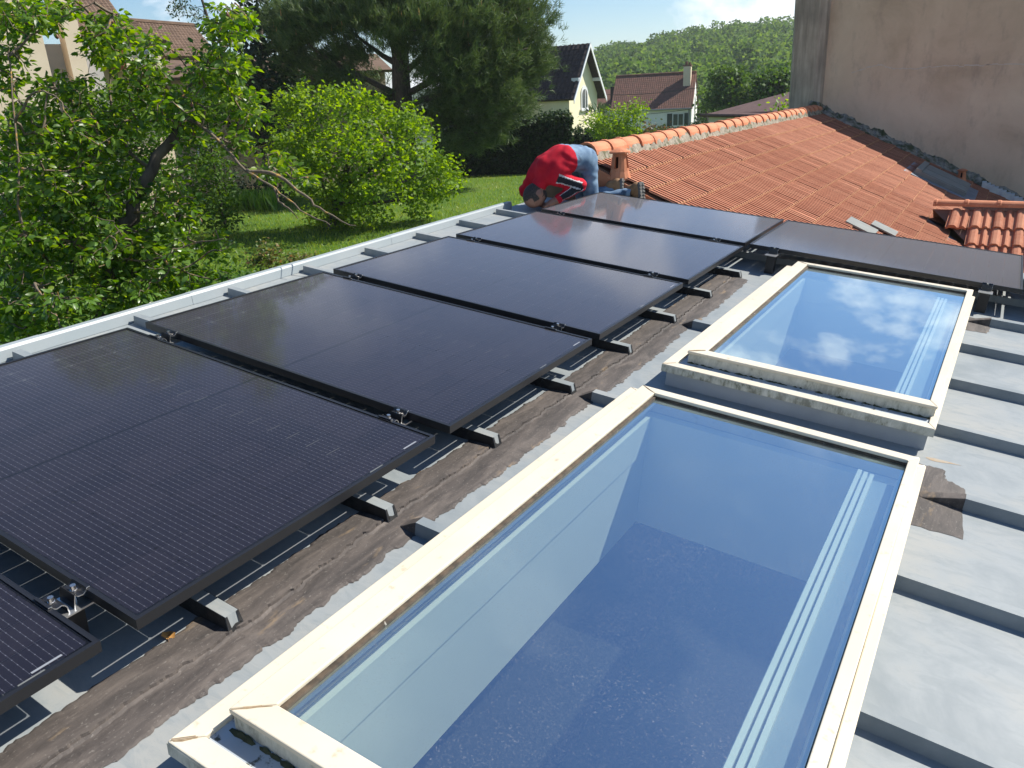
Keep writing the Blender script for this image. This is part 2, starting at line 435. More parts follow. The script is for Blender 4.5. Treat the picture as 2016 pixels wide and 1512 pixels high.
# tarred felt band along the cut battens
def strip(name, u0, u1, vl, vr, step):
    m = MB(); us = np.arange(u0, u1 + step / 2, step)
    ts = [0, .04, .12, .22, .32, .42, .462, .474, .486, .498, .54, .62, .72, .82, .90, .96, 1.0]; cols = len(ts)
    ph = rng.random(8) * 6; ral, rar = 0.0, 0.0
    for u in us:
        ral = ral * .75 + rng.normal(0, .0026); rar = rar * .75 + rng.normal(0, .0036)
        jl = 0.008 * math.sin(u * 1.7 + ph[0]) + 0.002 * math.sin(u * 7.3 + ph[1]) + ral
        jr = 0.010 * math.sin(u * 1.3 + ph[2]) + 0.003 * math.sin(u * 5.1 + ph[3]) + rar
        sm = 0.010 * math.sin(u * 1.9 + ph[4]) + .004 * math.sin(u * 8 + ph[5])
        for k, t in enumerate(ts):
            v = vl + jl + (vr + jr - vl - jl) * t + (sm if .3 < t < .7 else 0)
            h = .0035 + .0012 * math.sin(u * 3.1 + t * 9) * math.sin(u * 1.3 + 2) * math.sin(math.pi * t)
            if t < .48: h += .0060 * math.sin(math.pi * (t / .48) ** 1.4 * .62) + .001
            if t > .51: h += .004 * max(0, math.sin(math.pi * (t - .5) * 2)) + .0008 * math.sin(u * 11 + t * 14 + ph[6])
            if .47 < t < .49: h = .0008
            elif .49 < t < .51: h += .004
            m.v.append((v, u, N0 + (max(h, .001) if 0 < k < cols - 1 else .0015)))
    for r in range(len(us) - 1):
        for k in range(cols - 1):
            a = r * cols + k; m.f.append((a, a + 1, a + 1 + cols, a + cols)); m.m.append(0)
    return m.build(name, TAR, bld, smooth=False)
strip("tar_strip", -2.2, 4.545, 1.655, 1.885, 0.008)
def patch(pts):
    c = np.mean(pts, 0); m = MB(); ring = []
    for a, b in zip(pts, pts[1:] + pts[:1]):
        for t in np.linspace(0, 1, 9)[:-1]:
            p = np.array(a) * (1 - t) + np.array(b) * t + rng.normal(0, 0.0035, 2); ring.append(p)
    n = len(ring)
    m.add([(p[0], p[1], N0 + 0.0014) for p in ring] + [(*(c + (p - c) * 0.9), N0 + 0.0032) for p in ring] + [(c[0], c[1], N0 + 0.004)],
          [(i, (i + 1) % n, (i + 1) % n + n, i + n) for i in range(n)] + [(i + n, (i + 1) % n + n, 2 * n) for i in range(n)])
    return m.build("tar_patch", TAR, bld, smooth=True)
patch([(3.16, 1.85), (3.345, 1.86), (3.335, 2.24), (3.265, 2.275), (3.252, 2.355), (3.16, 2.35)])
patch([(3.19, 4.36), (3.33, 4.37), (3.34, 4.52), (3.30, 4.66), (3.19, 4.67)])
RUST = M("rust_stain", (0.30, 0.27, 0.22), (0.30, 0.19, 0.09), 20, 0.6)
mr_ = MB()
for k, (v, u, w) in enumerate([(3.185, 2.425, .004), (3.20, 2.423, .012), (3.22, 2.424, .015), (3.245, 2.428, .012), (3.275, 2.433, .006), (3.31, 2.437, .001)]):
    mr_.v += [(v, u - w, N0 + .0008), (v, u + w, N0 + .0008)]
    if k: mr_.f.append((2 * k - 2, 2 * k, 2 * k + 1, 2 * k - 1)); mr_.m.append(0)
mr_.build("rust_stain", RUST, bld)
# house walls and floor under the roof
PLASTER = M("plaster", (0.52, 0.48, 0.42), (0.58, 0.54, 0.47), 1.5, 0.85, 0.2, 40)
ROOMW = M("room_paint", (0.72, 0.72, 0.70), None, rough=0.8)
ROOMF = M("room_floor", (0.015, 0.014, 0.013), (0.022, 0.02, 0.018), 3, 0.7)
mw = MB()
for (v0, v1, u0, u1) in ((-0.66, -0.50, U_BEG, 5.9), (-0.66, -0.42, 5.9, U_END), (5.0, 5.15, U_BEG, U_END), (-0.66, 5.15, U_END - 0.12, U_END - 0.002), (-0.5, 5.15, U_BEG, U_BEG + 0.12)):
    mw.box(v0, v1, u0, u1, -3.3, N0 - 0.006)
mw.build("wall", PLASTER, bld)
MB().box(-0.5, 5.1, U_BEG, U_END, -2.45, -2.40).build("room_floor", ROOMF, bld)

# ------------------------------------------------------------------ solar panels
PL, PW = 1.722, 1.134
def cell_mesh():
    a, b, c = 0.0913 / 2, 0.1826 / 2, 0.005
    m = MB(); m.add([(-a, -b, 0), (a - c, -b, 0), (a, -b + c, 0), (a, b - c, 0), (a - c, b, 0), (-a, b, 0)], [(0, 1, 2, 3, 4, 5)])
    return m.mesh("cell", CELL)
CELLM = cell_mesh()
def cell_spots():
    out = []
    for r in range(18):
        x = 0.0225 + 0.04625 + r * 0.0925 + (0.012 if r >= 9 else 0)
        for k in range(6):
            out.append((x, 0.0165 + 0.09175 + k * 0.1835, r < 9))
    return out
SPOTS = cell_spots()
def frame_mesh():
    m = MB(); w, l, t = 0.0115, 0.030, 0.030
    def bar(pts_o, pts_i, z0, z1):
        n = 4
        for k in range(4):
            k2 = (k + 1) % 4
            m.hexa([(*pts_o[k], z0), (*pts_o[k2], z0), (*pts_i[k2], z0), (*pts_i[k], z0)],
                   [(*pts_o[k], z1), (*pts_o[k2], z1), (*pts_i[k2], z1), (*pts_i[k], z1)])
    O = [(0, 0), (PL, 0), (PL, PW), (0, PW)]
    def ins(d): return [(d, d), (PL - d, d), (PL - d, PW - d), (d, PW - d)]
    bar(O, ins(0.0025), -t, 0.0)            # outer wall
    bar(ins(0.0025), ins(w), -0.0022, -0.0003)   # lip over the glass
    bar(ins(0.0025), ins(0.028), -t, -t + 0.002) # foot flange
    return m.mesh("frame", BLACKAL)
FRAMEM = frame_mesh()
GLASSM = MB().add([(0.003, 0.003, -0.0035), (PL - .003, 0.003, -0.0035), (PL - .003, PW - .003, -0.0035), (0.003, PW - .003, -0.0035)], [(0, 1, 2, 3)]).mesh("glass", PVGLASS)
LABELM = M("white_sticker", (0.22, 0.23, 0.25), None, rough=0.4)
stick = MB().box(1.689, 1.695, 1.00, 1.065, -0.0032, -0.0028).mesh("serial_sticker", LABELM)
RIBBON = MB().box(0.0225 + 9 * 0.0925 - 0.0005, 0.0225 + 9 * 0.0925 + 0.0125, 0.0165, PW - 0.0165, -0.0075, -0.0068).mesh("centre_ribbon", M("dark_ribbon", (0.004, 0.006, 0.014), None, rough=0.5))
def ring_mesh():
    m = MB(); a, b = 0.010, 0.0190; c, d = 0.010, 0.0135
    O = [(a, c), (PL - a, c), (PL - a, PW - c), (a, PW - c)]; I = [(b, d), (PL - b, d), (PL - b, PW - d), (b, PW - d)]
    for k in range(4):
        k2 = (k + 1) % 4; m.add([(*O[k], -.0064), (*O[k2], -.0064), (*I[k2], -.0064), (*I[k], -.0064)], [(0, 1, 2, 3)])
    return m.mesh("edge_tape", BLACKAL)
RINGM = ring_mesh()
PANELS = {'A': (-0.005, -1.217), 'B': (0.0, 0.0), 'C': (-0.001, 1.222), 'D': (0.001, 2.435), 'E': (0.005, 3.655),
          'F': (-0.012, 4.896), 'G': (1.7413, 4.896), 'H': (3.4945, 4.896)}
PLAB = {'F': "black solar panel mirroring the kneeling man's red jacket, at the corner of the array",
        'E': "black solar panel second from the kneeling man in the column along the coping",
        'D': "black solar panel third from the kneeling man in the column along the coping",
        'C': "black solar panel fourth from the kneeling man in the column along the coping",
        'B': "black solar panel fifth from the kneeling man with a dry leaf lying beside it",
        'A': "black solar panel sixth and last from the kneeling man along the coping",
        'G': "grey-shining solar panel between the cloud-mirroring skylight and the orange tiles",
        'H': "solar panel ending the row beside the small wavy-tiled roof"}
for key, (v0, u0) in PANELS.items():
    t = thing("solar_panel", PLAB[key], "solar panel", (v0, u0, 0), "solar panels mounted on the zinc roof", roof=True)
    link("frame", FRAMEM, t)
    link("glass", GLASSM, t)
    for (x, y, first) in SPOTS:
        if key == 'H' and x > 0.75: continue
        o = link("cell", CELLM, t)
        o.location = (x, y, -0.006)
        if first: o.rotation_euler = (0, 0, math.pi)
    link("centre_ribbon", RIBBON, t); link("edge_tape", RINGM, t)
    if key in 'ABCD': link("serial_sticker", stick, t)

# ------------------------------------------------------------------ clamps between the panels
def prof(m, pts, y0, y1, th, mi=0):
    """ribbon of thickness th: profile in (u, n), extruded along v"""
    pts = [np.array(p, float) for p in pts]; n = len(pts); up, dn = [], []
    for i, p in enumerate(pts):
        t = pts[min(i + 1, n - 1)] - pts[max(i - 1, 0)]; t /= np.linalg.norm(t); q = np.array([-t[1], t[0]]) * th / 2
        up.append(p + q); dn.append(p - q)
    for i in range(n - 1):
        quad = [up[i], up[i + 1], dn[i + 1], dn[i]]
        m.hexa([(y0, a, b) for a, b in quad], [(y1, a, b) for a, b in quad], mi)
    return m
def clamp(v, u, label, double=True):
    t = thing("mounting_clamp", label, "clamp", (v, u, 0), "clamps holding the solar panels", roof=True)
    h = 0.045
    MB().box(-0.04, 0.04, -0.055, 0.055, -0.042, -0.037).build("base_plate", ALU, t)
    MB().box(-0.03, 0.03, -0.028, 0.028, N0 - 0.002, -0.042).build("foot", BLACKAL, t)
    sides = (-1, 1) if double else (1,)
    for s in sides:
        pr_ = [(s * 0.050, 0.0030), (s * 0.043, 0.0030), (s * 0.040, -0.004), (s * 0.032, -0.010), (s * 0.020, -0.008), (s * 0.013, -0.001 if s > 0 else -0.013), (s * 0.009, -0.020), (s * 0.007, -0.037)]
        mk = MB(); prof(mk, pr_, -0.030, 0.030, 0.0028)
        o = mk.build("clamp_profile", BLACKAL, t)
        ed = MB(); prof(ed, pr_, 0.0301, 0.0307, 0.0026); ed.build("cut_end", ALU, o)
        b = MB(); b.tube([(0, s * 0.027, -0.037), (0, s * 0.027, 0.003)], 0.0042, 8)
        b.tube([(0, s * 0.027, -0.008), (0, s * 0.027, -0.0055)], 0.0085, 10)
        b.tube([(0, s * 0.027, -0.0055), (0, s * 0.027, 0.007)], [0.0068, 0.0068], 10, caps=False)
        b.tube([(0, s * 0.027, 0.007), (0, s * 0.027, 0.0071), (0, s * 0.027, 0.003)], [0.0068, 0.0040, 0.0036], 10)
        b.build("bolt", STEEL, t)
ORD = {'A': "sixth and fifth", 'B': "fifth and fourth", 'C': "fourth and third", 'D': "third and second", 'E': "second and first"}
KEYS = 'ABCDEF'
for a, b in zip(KEYS[:-1], KEYS[1:]):
    gu = (PANELS[a][1] + PW + PANELS[b][1]) / 2
    clamp(0.19, gu, "clamp by the coping between the %s panels counted from the kneeling man" % ORD[a])
    clamp(1.50, gu, "clamp by the tar strip between the %s panels counted from the kneeling man" % ORD[a])
clamp(1.925, 4.896 - 0.043, "metal end clamp on the panel edge facing the cloud-mirroring skylight's left corner", False)
clamp(3.27, 4.896 - 0.043, "metal end clamp on the panel edge beside the cloud-mirroring skylight's right corner", False)

# ------------------------------------------------------------------ skylights
WHITEW = M("shaft_paint", (0.88, 0.88, 0.84), None, rough=0.7)
BLINDW = M("pale_trim", (0.85, 0.86, 0.82), None, rough=0.45)
CHANNEL = M("channel_zinc", (0.30, 0.34, 0.38), (0.38, 0.42, 0.45), 8, 0.5, c3=(0.04, 0.045, 0.03), scale3=45, lo3=0.60, hi3=0.68)
MOSS = M("moss", (0.025, 0.03, 0.012), (0.06, 0.065, 0.03), 40, 0.95, 0.8, 120)
def lerp2(q, s, t):   # bilinear point in quad NL, NR, FR, FL
    NL, NR, FR, FL = [np.array(p) for p in q]
    return (1 - t) * ((1 - s) * NL + s * NR) + t * ((1 - s) * FL + s * FR)
def inset(q, l, r, n, f):
    NL, NR, FR, FL = [np.array(p, float) for p in q]
    W = np.linalg.norm(NR - NL); L = np.linalg.norm(FL - NL)
    return [lerp2(q, l / W, n / L), lerp2(q, 1 - r / W, n / L), lerp2(q, 1 - r / W, 1 - f / L), lerp2(q, l / W, 1 - f / L)]
def rails(name, outer, inner, z0, z1, mat_, t, bev=0.003):
    for k in range(4):
        k2 = (k + 1) % 4; e = 0.0006
        d = (np.array(outer[k2]) - np.array(outer[k])); d = d / np.linalg.norm(d) * e
        a, b, c, e_ = np.array(outer[k]) + d, np.array(outer[k2]) - d, np.array(inner[k2]) - d, np.array(inner[k]) + d
        MB().hexa([(*a, z0), (*b, z0), (*c, z0), (*e_, z0)], [(*a, z1), (*b, z1), (*c, z1), (*e_, z1)]).build(name, mat_, t, bevel=bev)
def face_plate(p, q, z0, z1, d, mat_, name, t):
    p, q = np.array(p), np.array(q); nrm = np.array([(q - p)[1], -(q - p)[0]]); nrm /= np.linalg.norm(nrm)
    a, b = p + nrm * 0.0002, q + nrm * 0.0002
    MB().hexa([(*a, z0), (*b, z0), (*(b + nrm * d)[:2], z0), (*(a + nrm * d)[:2], z0)], [(*a, z1), (*b, z1), (*(b + nrm * d)[:2], z1), (*(a + nrm * d)[:2], z1)]).build(name, mat_, t)
def skylight(label, low, up):
    t = thing("skylight", label, "skylight", (0, 0, 0), "cream framed skylights in the zinc roof", roof=True)
    org = np.array([low[0][0], low[0][1]])
    # curb walls
    co = inset(low, 0.02, 0.02, 0.02, 0.02); ci = inset(low, 0.06, 0.06, 0.06, 0.06)
    rails("curb_wall", co, ci, N0 - 0.01, -0.1045, CURBZ, t, 0.0)
    li = inset(low, 0.052, 0.03, 0.050, 0.03)
    rails("lower_frame", low, li, -0.1035, -0.066, CREAM, t)
    face_plate(low[0], low[1], -0.1025, -0.070, 0.0012, DIRTY, "weathered_face", t)
    # channel between the two frames
    cc = inset(low, 0.05, 0.028, 0.048, 0.028); cu = inset(up, 0.012, 0.01, 0.012, 0.012)
    for k in range(4):
        k2 = (k + 1) % 4
        MB().hexa([(*cc[k], -0.105), (*cc[k2], -0.105), (*cu[k2], -0.105), (*cu[k], -0.105)], [(*cc[k], -0.078), (*cc[k2], -0.078), (*cu[k2], -0.078), (*cu[k], -0.078)]).build("drain_channel", CHANNEL, t)
    # upper frame: skirt then capping
    ub = inset(up, 0.006, 0.004, 0.008, 0.004); ui = inset(up, 0.072, 0.034, 0.062, 0.048)
    rails("upper_frame", ub, inset(up, 0.066, 0.03, 0.056, 0.044), -0.1045, -0.034, CREAM, t, 0.0)
    face_plate(ub[0], ub[1], -0.077, -0.036, 0.0012, DIRTY, "weathered_face", t)
    rails("frame_capping", up, ui, -0.0335, -0.020, CREAM, t)
    SEAL = M("old_sealant", (0.30, 0.20, 0.11), (0.42, 0.31, 0.19), 60, .8)
    for (po, pi_, z) in ((up[0], ui[0], -0.0195), (low[0], li[0], -0.0655), (up[3], ui[3], -0.0195)):
        po, pi_ = np.array(po), np.array(pi_); ms = MB()
        for j in range(5):
            off = rng.normal(0, .0022, 2); p0_ = po + (pi_ - po) * rng.uniform(.02, .35) + off; p1_ = po + (pi_ - po) * rng.uniform(.6, .98) + off
            ms.tube([(*p0_, z), (*((p0_ + p1_) / 2 + rng.normal(0, .0015, 2)), z), (*p1_, z)], .0009, 4)
        ms.build("corner_sealant", SEAL, t)
    # moss in the gutter in front of the sash
    mm = MB(); p0, p1 = np.array(ub[0]), np.array(ub[1])
    for k in range(46):
        s = rng.random(); c = p0 * (1 - s) + p1 * s; w = 0.004 + 0.012 * rng.random(); h = 0.002 + 0.006 * rng.random()
        ang = np.linspace(0, 2 * math.pi, 7)[:-1] + rng.random()
        ring = [(c[0] + 1.6 * w * math.cos(x), c[1] - 0.003 - w * 0.35 + w * 0.5 * math.sin(x), -0.0778) for x in ang]
        mm.add(ring + [(c[0], c[1] - 0.004, -0.0778 + h)], [(i, (i + 1) % 6, 6) for i in range(6)])
    mm.build("moss", MOSS, t)["kind"] = "stuff"
    # gasket and glass
    g0 = inset(up, 0.070, 0.032, 0.060, 0.046); g1 = inset(up, 0.083, 0.037, 0.066, 0.052)
    rails("gasket", g0, g1, -0.043, -0.0345, GASKET, t, 0.0)
    gq = inset(up, 0.060, 0.028, 0.050, 0.040)
    MB().add([(*p, -0.0425) for p in gq], [(0, 1, 2, 3)]).build("glass", SKYGLASS, t)
    # spacer bar of the double glazing
    rails("spacer_bar", inset(up, 0.088, 0.040, 0.070, 0.056), inset(up, 0.098, 0.046, 0.078, 0.064), -0.054, -0.046, ALU, t, 0.0)
    # shaft
    sh = inset(up, 0.080, 0.075, 0.090, 0.085); so = inset(up, 0.055, 0.03, 0.05, 0.05)
    for k, nm in enumerate(("near", "right", "far", "left")):
        k2 = (k + 1) % 4
        MB().hexa([(*so[k], -0.62), (*so[k2], -0.62), (*sh[k2], -0.62), (*sh[k], -0.62)], [(*so[k], -0.262), (*so[k2], -0.262), (*sh[k2], -0.262), (*sh[k], -0.262)]).build("shaft_wall", WHITEW, t)
    so2 = inset(up, 0.056, 0.03, 0.05, 0.05); sh2 = inset(up, 0.089, 0.084, 0.099, 0.094)
    rails("shaft_lining", so2, sh2, -0.258, -0.1055, WHITEW, t, 0.0)
    rails("lining_gap", inset(up, 0.057, 0.031, 0.051, 0.051), inset(up, 0.070, 0.066, 0.08, 0.075), -0.2615, -0.2585, CURBZ, t, 0.0)
    # stepped blind cassette along the right side
    r0, r1 = np.array(sh2[1]), np.array(sh2[2])
    a0, a1 = r0 + np.array([0, 0.01]), r1 + np.array([0, -0.01])
    MB().hexa([(*(a0 + [-0.10, 0]), -0.125), (*(a0 + [0.03, 0]), -0.125), (*(a1 + [0.03, 0]), -0.125), (*(a1 + [-0.10, 0]), -0.125)],
              [(*(a0 + [-0.10, 0]), -0.105), (*(a0 + [0.03, 0]), -0.105), (*(a1 + [0.03, 0]), -0.105), (*(a1 + [-0.10, 0]), -0.105)]).build("blind_cassette", M("cassette", (0.30, 0.36, 0.42), None, rough=0.5), t)
    for k in range(3):
        x = -0.094 + 0.0205 * k
        MB().hexa([(*(a0 + [x, 0]), -0.106), (*(a0 + [x + .014, 0]), -0.106), (*(a1 + [x + .014, -.005 * k]), -0.106), (*(a1 + [x, -.005 * k]), -0.106)],
                  [(*(a0 + [x, 0]), -0.078), (*(a0 + [x + .014, 0]), -0.078), (*(a1 + [x + .014, -.005 * k]), -0.078), (*(a1 + [x, -.005 * k]), -0.078)]).build("blind_rail", BLINDW, t)
    return t
skylight("skylight with a dusty blue pane, beside the tar strip, mirroring no clouds",
         [(2.009, -0.138), (3.178, -0.115), (3.19, 2.112), (2.042, 2.094)], [(2.081, -0.041), (3.144, -0.02), (3.164, 2.064), (2.112, 2.044)])
skylight("skylight mirroring white clouds, its mossy lower frame facing the other skylight",
         [(2.049, 2.433), (3.190, 2.469), (3.222, 4.775), (2.065, 4.722)], [(2.124, 2.548), (3.176, 2.594), (3.203, 4.752), (2.134, 4.707)])

# fallen leaf on the zinc beside the tar strip
LEAFDRY = M("dry_leaf", (0.42, 0.20, 0.05), (0.52, 0.27, 0.08), 60, 0.7)
lf = thing("dry_leaf", "curled orange dry leaf lying on the zinc beside the tar strip", "leaf", (1.645, 0.118, N0), roof=True)
ml = MB(); R_ = 0.021
pts = [(0, 0, 0.004)]
for k in range(10):
    a = 2 * math.pi * k / 10; r = R_ * (0.85 + 0.25 * math.sin(3 * a + 1)); pts.append((r * math.cos(a), 0.8 * r * math.sin(a), 0.006 + 0.007 * math.sin(2 * a) + 0.002))
ml.add(pts, [(0, k + 1, (k + 1) % 10 + 1) for k in range(10)])
ml.build("blade", LEAFDRY, lf, smooth=True)
MB().tube([(0.0, 0.0, 0.006), (0.016, -0.012, 0.009), (0.028, -0.022, 0.0015)], 0.0009, 5).build("stalk", M("leaf_stalk", (0.12, 0.06, 0.02)), lf)
# ------------------------------------------------------------------ orange tiled roof beyond the panels
TERRA = M("terracotta", (0.42, 0.145, 0.07), (0.55, 0.22, 0.115), 4.0, 0.8, 0.25, 90, c3=(0.62, 0.34, 0.20), scale3=22, lo3=0.6, hi3=0.75, spec=0.3)
def tile_mat():
    m, nn, ll, bs = nodes_of("ribbed_terracotta")
    oi = nn.new("ShaderNodeNewGeometry")
    ob = nn.new("ShaderNodeObjectInfo"); sm_ = nn.new("ShaderNodeMath"); sm_.operation = 'ADD'; ll.new(ob.outputs["Random"], sm_.inputs[0]); ll.new(oi.outputs["Random Per Island"], sm_.inputs[1])
    fr_ = nn.new("ShaderNodeMath"); fr_.operation = 'FRACT'; ll.new(sm_.outputs[0], fr_.inputs[0])
    base = ramp(nn, ll, fr_.outputs[0], [(0.0, (0.33, 0.115, 0.062)), (0.5, (0.39, 0.145, 0.080)), (1.0, (0.43, 0.175, 0.10))]).outputs[0]
    a = noise(nn, ll, 9.0, 8, 0.7); f = ramp(nn, ll, a.outputs["Fac"], [(0.45, (0, 0, 0)), (0.75, (0.35, 0.35, 0.35))])
    col = mixc(nn, ll, f.outputs[0], base, (0.56, 0.31, 0.20))
    b = noise(nn, ll, 28.0, 6, 0.7); fb = ramp(nn, ll, b.outputs["Fac"], [(0.62, (0, 0, 0)), (0.72, (0.6, 0.6, 0.6))])
    col = mixc(nn, ll, fb.outputs[0], col, (0.16, 0.075, 0.045))
    ll.new(col, bs.inputs["Base Color"]); bs.inputs["Roughness"].default_value = 0.85; bs.inputs["Specular IOR Level"].default_value = 0.25
    c = noise(nn, ll, 140.0, 3); bump(nn, ll, bs, c.outputs["Fac"], 0.3, 0.002)
    return m
TILE = tile_mat()
MORTAR = M("lichen_mortar", (0.20, 0.17, 0.13), (0.33, 0.29, 0.23), 25, 0.95, 0.8, 60, c3=(0.10, 0.10, 0.055), scale3=12, lo3=0.5, hi3=0.62)
LIP = M("tile_lip_lichen", (0.36, 0.145, 0.075), (0.42, 0.215, 0.105), 30, 0.9, 0.4, 90)
GROOVE = M("tile_groove_shade", (0.13, 0.045, 0.026), (0.20, 0.075, 0.042), 20, .95)  # rib shade painted in: darker clay on groove floors and near rib faces
XR, ZR, SLT = -0.33, 0.31, 0.47            # ridge x, plane height under it, slope
TA = math.atan(SLT)
Y0R, Y1R = 6.27, 17.15
def ztile(x): return ZR - SLT * (x - XR)
troof = thing("tiled_roof", "orange ribbed clay tile roof running up to the tall brown wall", "roof", (XR, Y0R, ztile(XR)))
def tprof(w, ribs, h):
    """cross profile (y, z) of a ribbed tile"""
    out = [(0, 0)]; p = w / ribs
    for k in range(ribs):
        b = k * p
        out += [(b + 0.30 * p, 0.0), (b + 0.36 * p, h), (b + 0.84 * p, h), (b + 0.98 * p, -h * .2)]
    out.append((w, 0)); return out
def tile_mesh(name, w, l, ribs, h, mat_, lift=0.022, thick=0.014, lip=True):
    pr_ = tprof(w, ribs, h); n = len(pr_); m = MB()
    m.v += [(0.0, y, z) for y, z in pr_] + [(l - 0.012, y, z + lift) for y, z in pr_] + [(l, y, z * 0.55 + lift - 0.004) for y, z in pr_] + [(l, y, lift - thick - 0.006) for y, z in pr_]
    for r, mi in ((0, 0), (1, 1), (2, 1)):
        for k in range(n - 1):
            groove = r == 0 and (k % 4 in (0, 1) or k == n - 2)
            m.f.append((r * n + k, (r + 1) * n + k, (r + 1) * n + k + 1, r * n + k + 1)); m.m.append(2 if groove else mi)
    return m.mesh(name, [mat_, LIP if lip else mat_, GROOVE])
TW, TP = 0.214, 0.29 / math.cos(TA)
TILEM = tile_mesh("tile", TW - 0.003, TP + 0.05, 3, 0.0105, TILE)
spots = []
for r in range(14):
    x0 = -0.25 + 0.29 * r
    for k in range(50):
        y = Y0R + TW * k
        xe = x0 + 0.29
        if y < 11.3 and xe > 2.33 + (11.3 - y) * 0.85 + 0.12: continue
        if y >= 11.3 and xe > 3.95: continue
        if y < 9.9 and xe > 3.0: continue
        if 1.73 < x0 + 0.15 < 2.72 and 14.35 < y + 0.1 < 16.15: continue   # the roof window sits here
        spots.append((x0, y))
def px_size(s):
    p = np.array([s[0], s[1], ztile(s[0])]) - CAM; return np.linalg.norm(p)
spots.sort(key=px_size)
rest_v, rest_f, rest_m = [], [], []
tv = np.array([v.co for v in TILEM.vertices]); tf = np.array([list(p.vertices) for p in TILEM.polygons]); tm = np.array([p.material_index for p in TILEM.polygons])
rootloc = np.array([XR, Y0R, ztile(XR)])
for k, (x, y) in enumerate(spots):
    jx, jy, jr = rng.normal(0, 0.004), rng.normal(0, 0.0015), rng.normal(0, 0.012)
    M4 = Matrix.Translation((x + jx - rootloc[0], y + jy - rootloc[1], ztile(x) - rootloc[2] + 0.004)) @ Matrix.Rotation(TA + rng.normal(0, 0.004), 4, 'Y') @ Matrix.Rotation(jr * 0.5, 4, 'Z')
    if k < 300:
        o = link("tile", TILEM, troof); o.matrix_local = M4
    else:
        A = np.array(M4); q = tv @ A[:3, :3].T + A[:3, 3]
        rest_f.append(tf + len(tv) * len(rest_v)); rest_v.append(q); rest_m.append(tm)
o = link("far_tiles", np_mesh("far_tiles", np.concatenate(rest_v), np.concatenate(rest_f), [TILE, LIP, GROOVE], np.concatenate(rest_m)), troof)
o["kind"] = "stuff"
# deck under the tiles and the verge side
DECK = M("roof_deck", (0.16, 0.09, 0.06), (0.22, 0.12, 0.08), 8, 0.9)
mk = MB()
def dk(x0, x1, y0, y1):
    a, b = ztile(x0) - 0.02, ztile(x1) - 0.02; q = rootloc
    mk.hexa([(x0 - q[0], y0 - q[1], -3.2 - q[2]), (x1 - q[0], y0 - q[1], -3.2 - q[2]), (x1 - q[0], y1 - q[1], -3.2 - q[2]), (x0 - q[0], y1 - q[1], -3.2 - q[2])],
            [(x0 - q[0], y0 - q[1], a - q[2]), (x1 - q[0], y0 - q[1], b - q[2]), (x1 - q[0], y1 - q[1], b - q[2]), (x0 - q[0], y1 - q[1], a - q[2])])
dk(XR + 0.02, 2.3, Y0R + 0.012, 17.1); dk(2.3, 4.2, 11.0, 17.1)
mk.build("deck", DECK, troof)
# back slope of the roof, hidden behind the ridge
q = rootloc
MB().hexa([(-0.95 - q[0], 6.42 - q[1], -3.2 - q[2]), (XR + 0.02 - q[0], 6.42 - q[1], -3.2 - q[2]), (XR + 0.02 - q[0], 17 - q[1], -3.2 - q[2]), (-0.95 - q[0], 17 - q[1], -3.2 - q[2])],
          [(-0.95 - q[0], 6.42 - q[1], -0.05 - q[2]), (XR + 0.02 - q[0], 6.42 - q[1], 0.28 - q[2]), (XR + 0.02 - q[0], 17 - q[1], 0.28 - q[2]), (-0.95 - q[0], 17 - q[1], -0.05 - q[2])]).build("back_slope", DECK, troof)
# ridge tiles: half barrels with a raised collar
def barrel(r, l, collar):
    m = MB(); S = 9
    st = [(0, r * 1.13), (0.035, r * 1.15), (0.05, r * 1.03), (l, r * 0.98)] if collar else [(0, r), (l, r)]
    for y, rr in st:
        for k in range(S + 1):
            a = math.pi * k / S; m.v.append((rr * 1.05 * math.cos(a), y, rr * math.sin(a)))
    for i in range(len(st) - 1):
        for k in range(S):
            a = i * (S + 1) + k; m.f.append((a, a + 1, a + S + 2, a + S + 1)); m.m.append(0)
    # open front edge thickness
    k0 = len(m.v)
    for k in range(S + 1):
        a = math.pi * k / S; m.v.append((st[0][1] * 0.86 * math.cos(a), 0.0, st[0][1] * 0.83 * math.sin(a)))
    for k in range(S): m.f.append((k, k0 + k, k0 + k + 1, k + 1)); m.m.append(0)
    return m.mesh("ridge_tile", TERRA, smooth=False)
RID = barrel(0.105, 0.42, True)
yy = 6.36; k = 0
while yy < 16.75:
    o = link("ridge_tile", RID, troof)
    o.location = (XR - q[0] + rng.normal(0, .004), yy - q[1], 0.315 - q[2] + rng.normal(0, .003)); o.rotation_euler = (0.010, 0, rng.normal(0, .012))
    yy += 0.382; k += 1
# bedding mortar under the ridge tiles
mm = MB(); n_ = 160
for i in range(n_ + 1):
    y = 6.32 + (16.9 - 6.32) * i / n_
    a = rng.normal(0, 0.010); b = rng.normal(0, .012)
    x1 = XR + 0.145 + a
    mm.v += [(XR + 0.085 - q[0], y - q[1], 0.365 + b * .5 - q[2]), (XR + 0.115 - q[0] + a * .4, y - q[1], 0.325 + b - q[2]), (x1 - q[0], y - q[1], ztile(x1) + 0.012 - q[2])]
    if i:
        for j in range(2): mm.f.append((3 * i - 3 + j, 3 * i - 2 + j, 3 * i + 1 + j, 3 * i + j)); mm.m.append(0)
mm.build("ridge_mortar", MORTAR, troof)
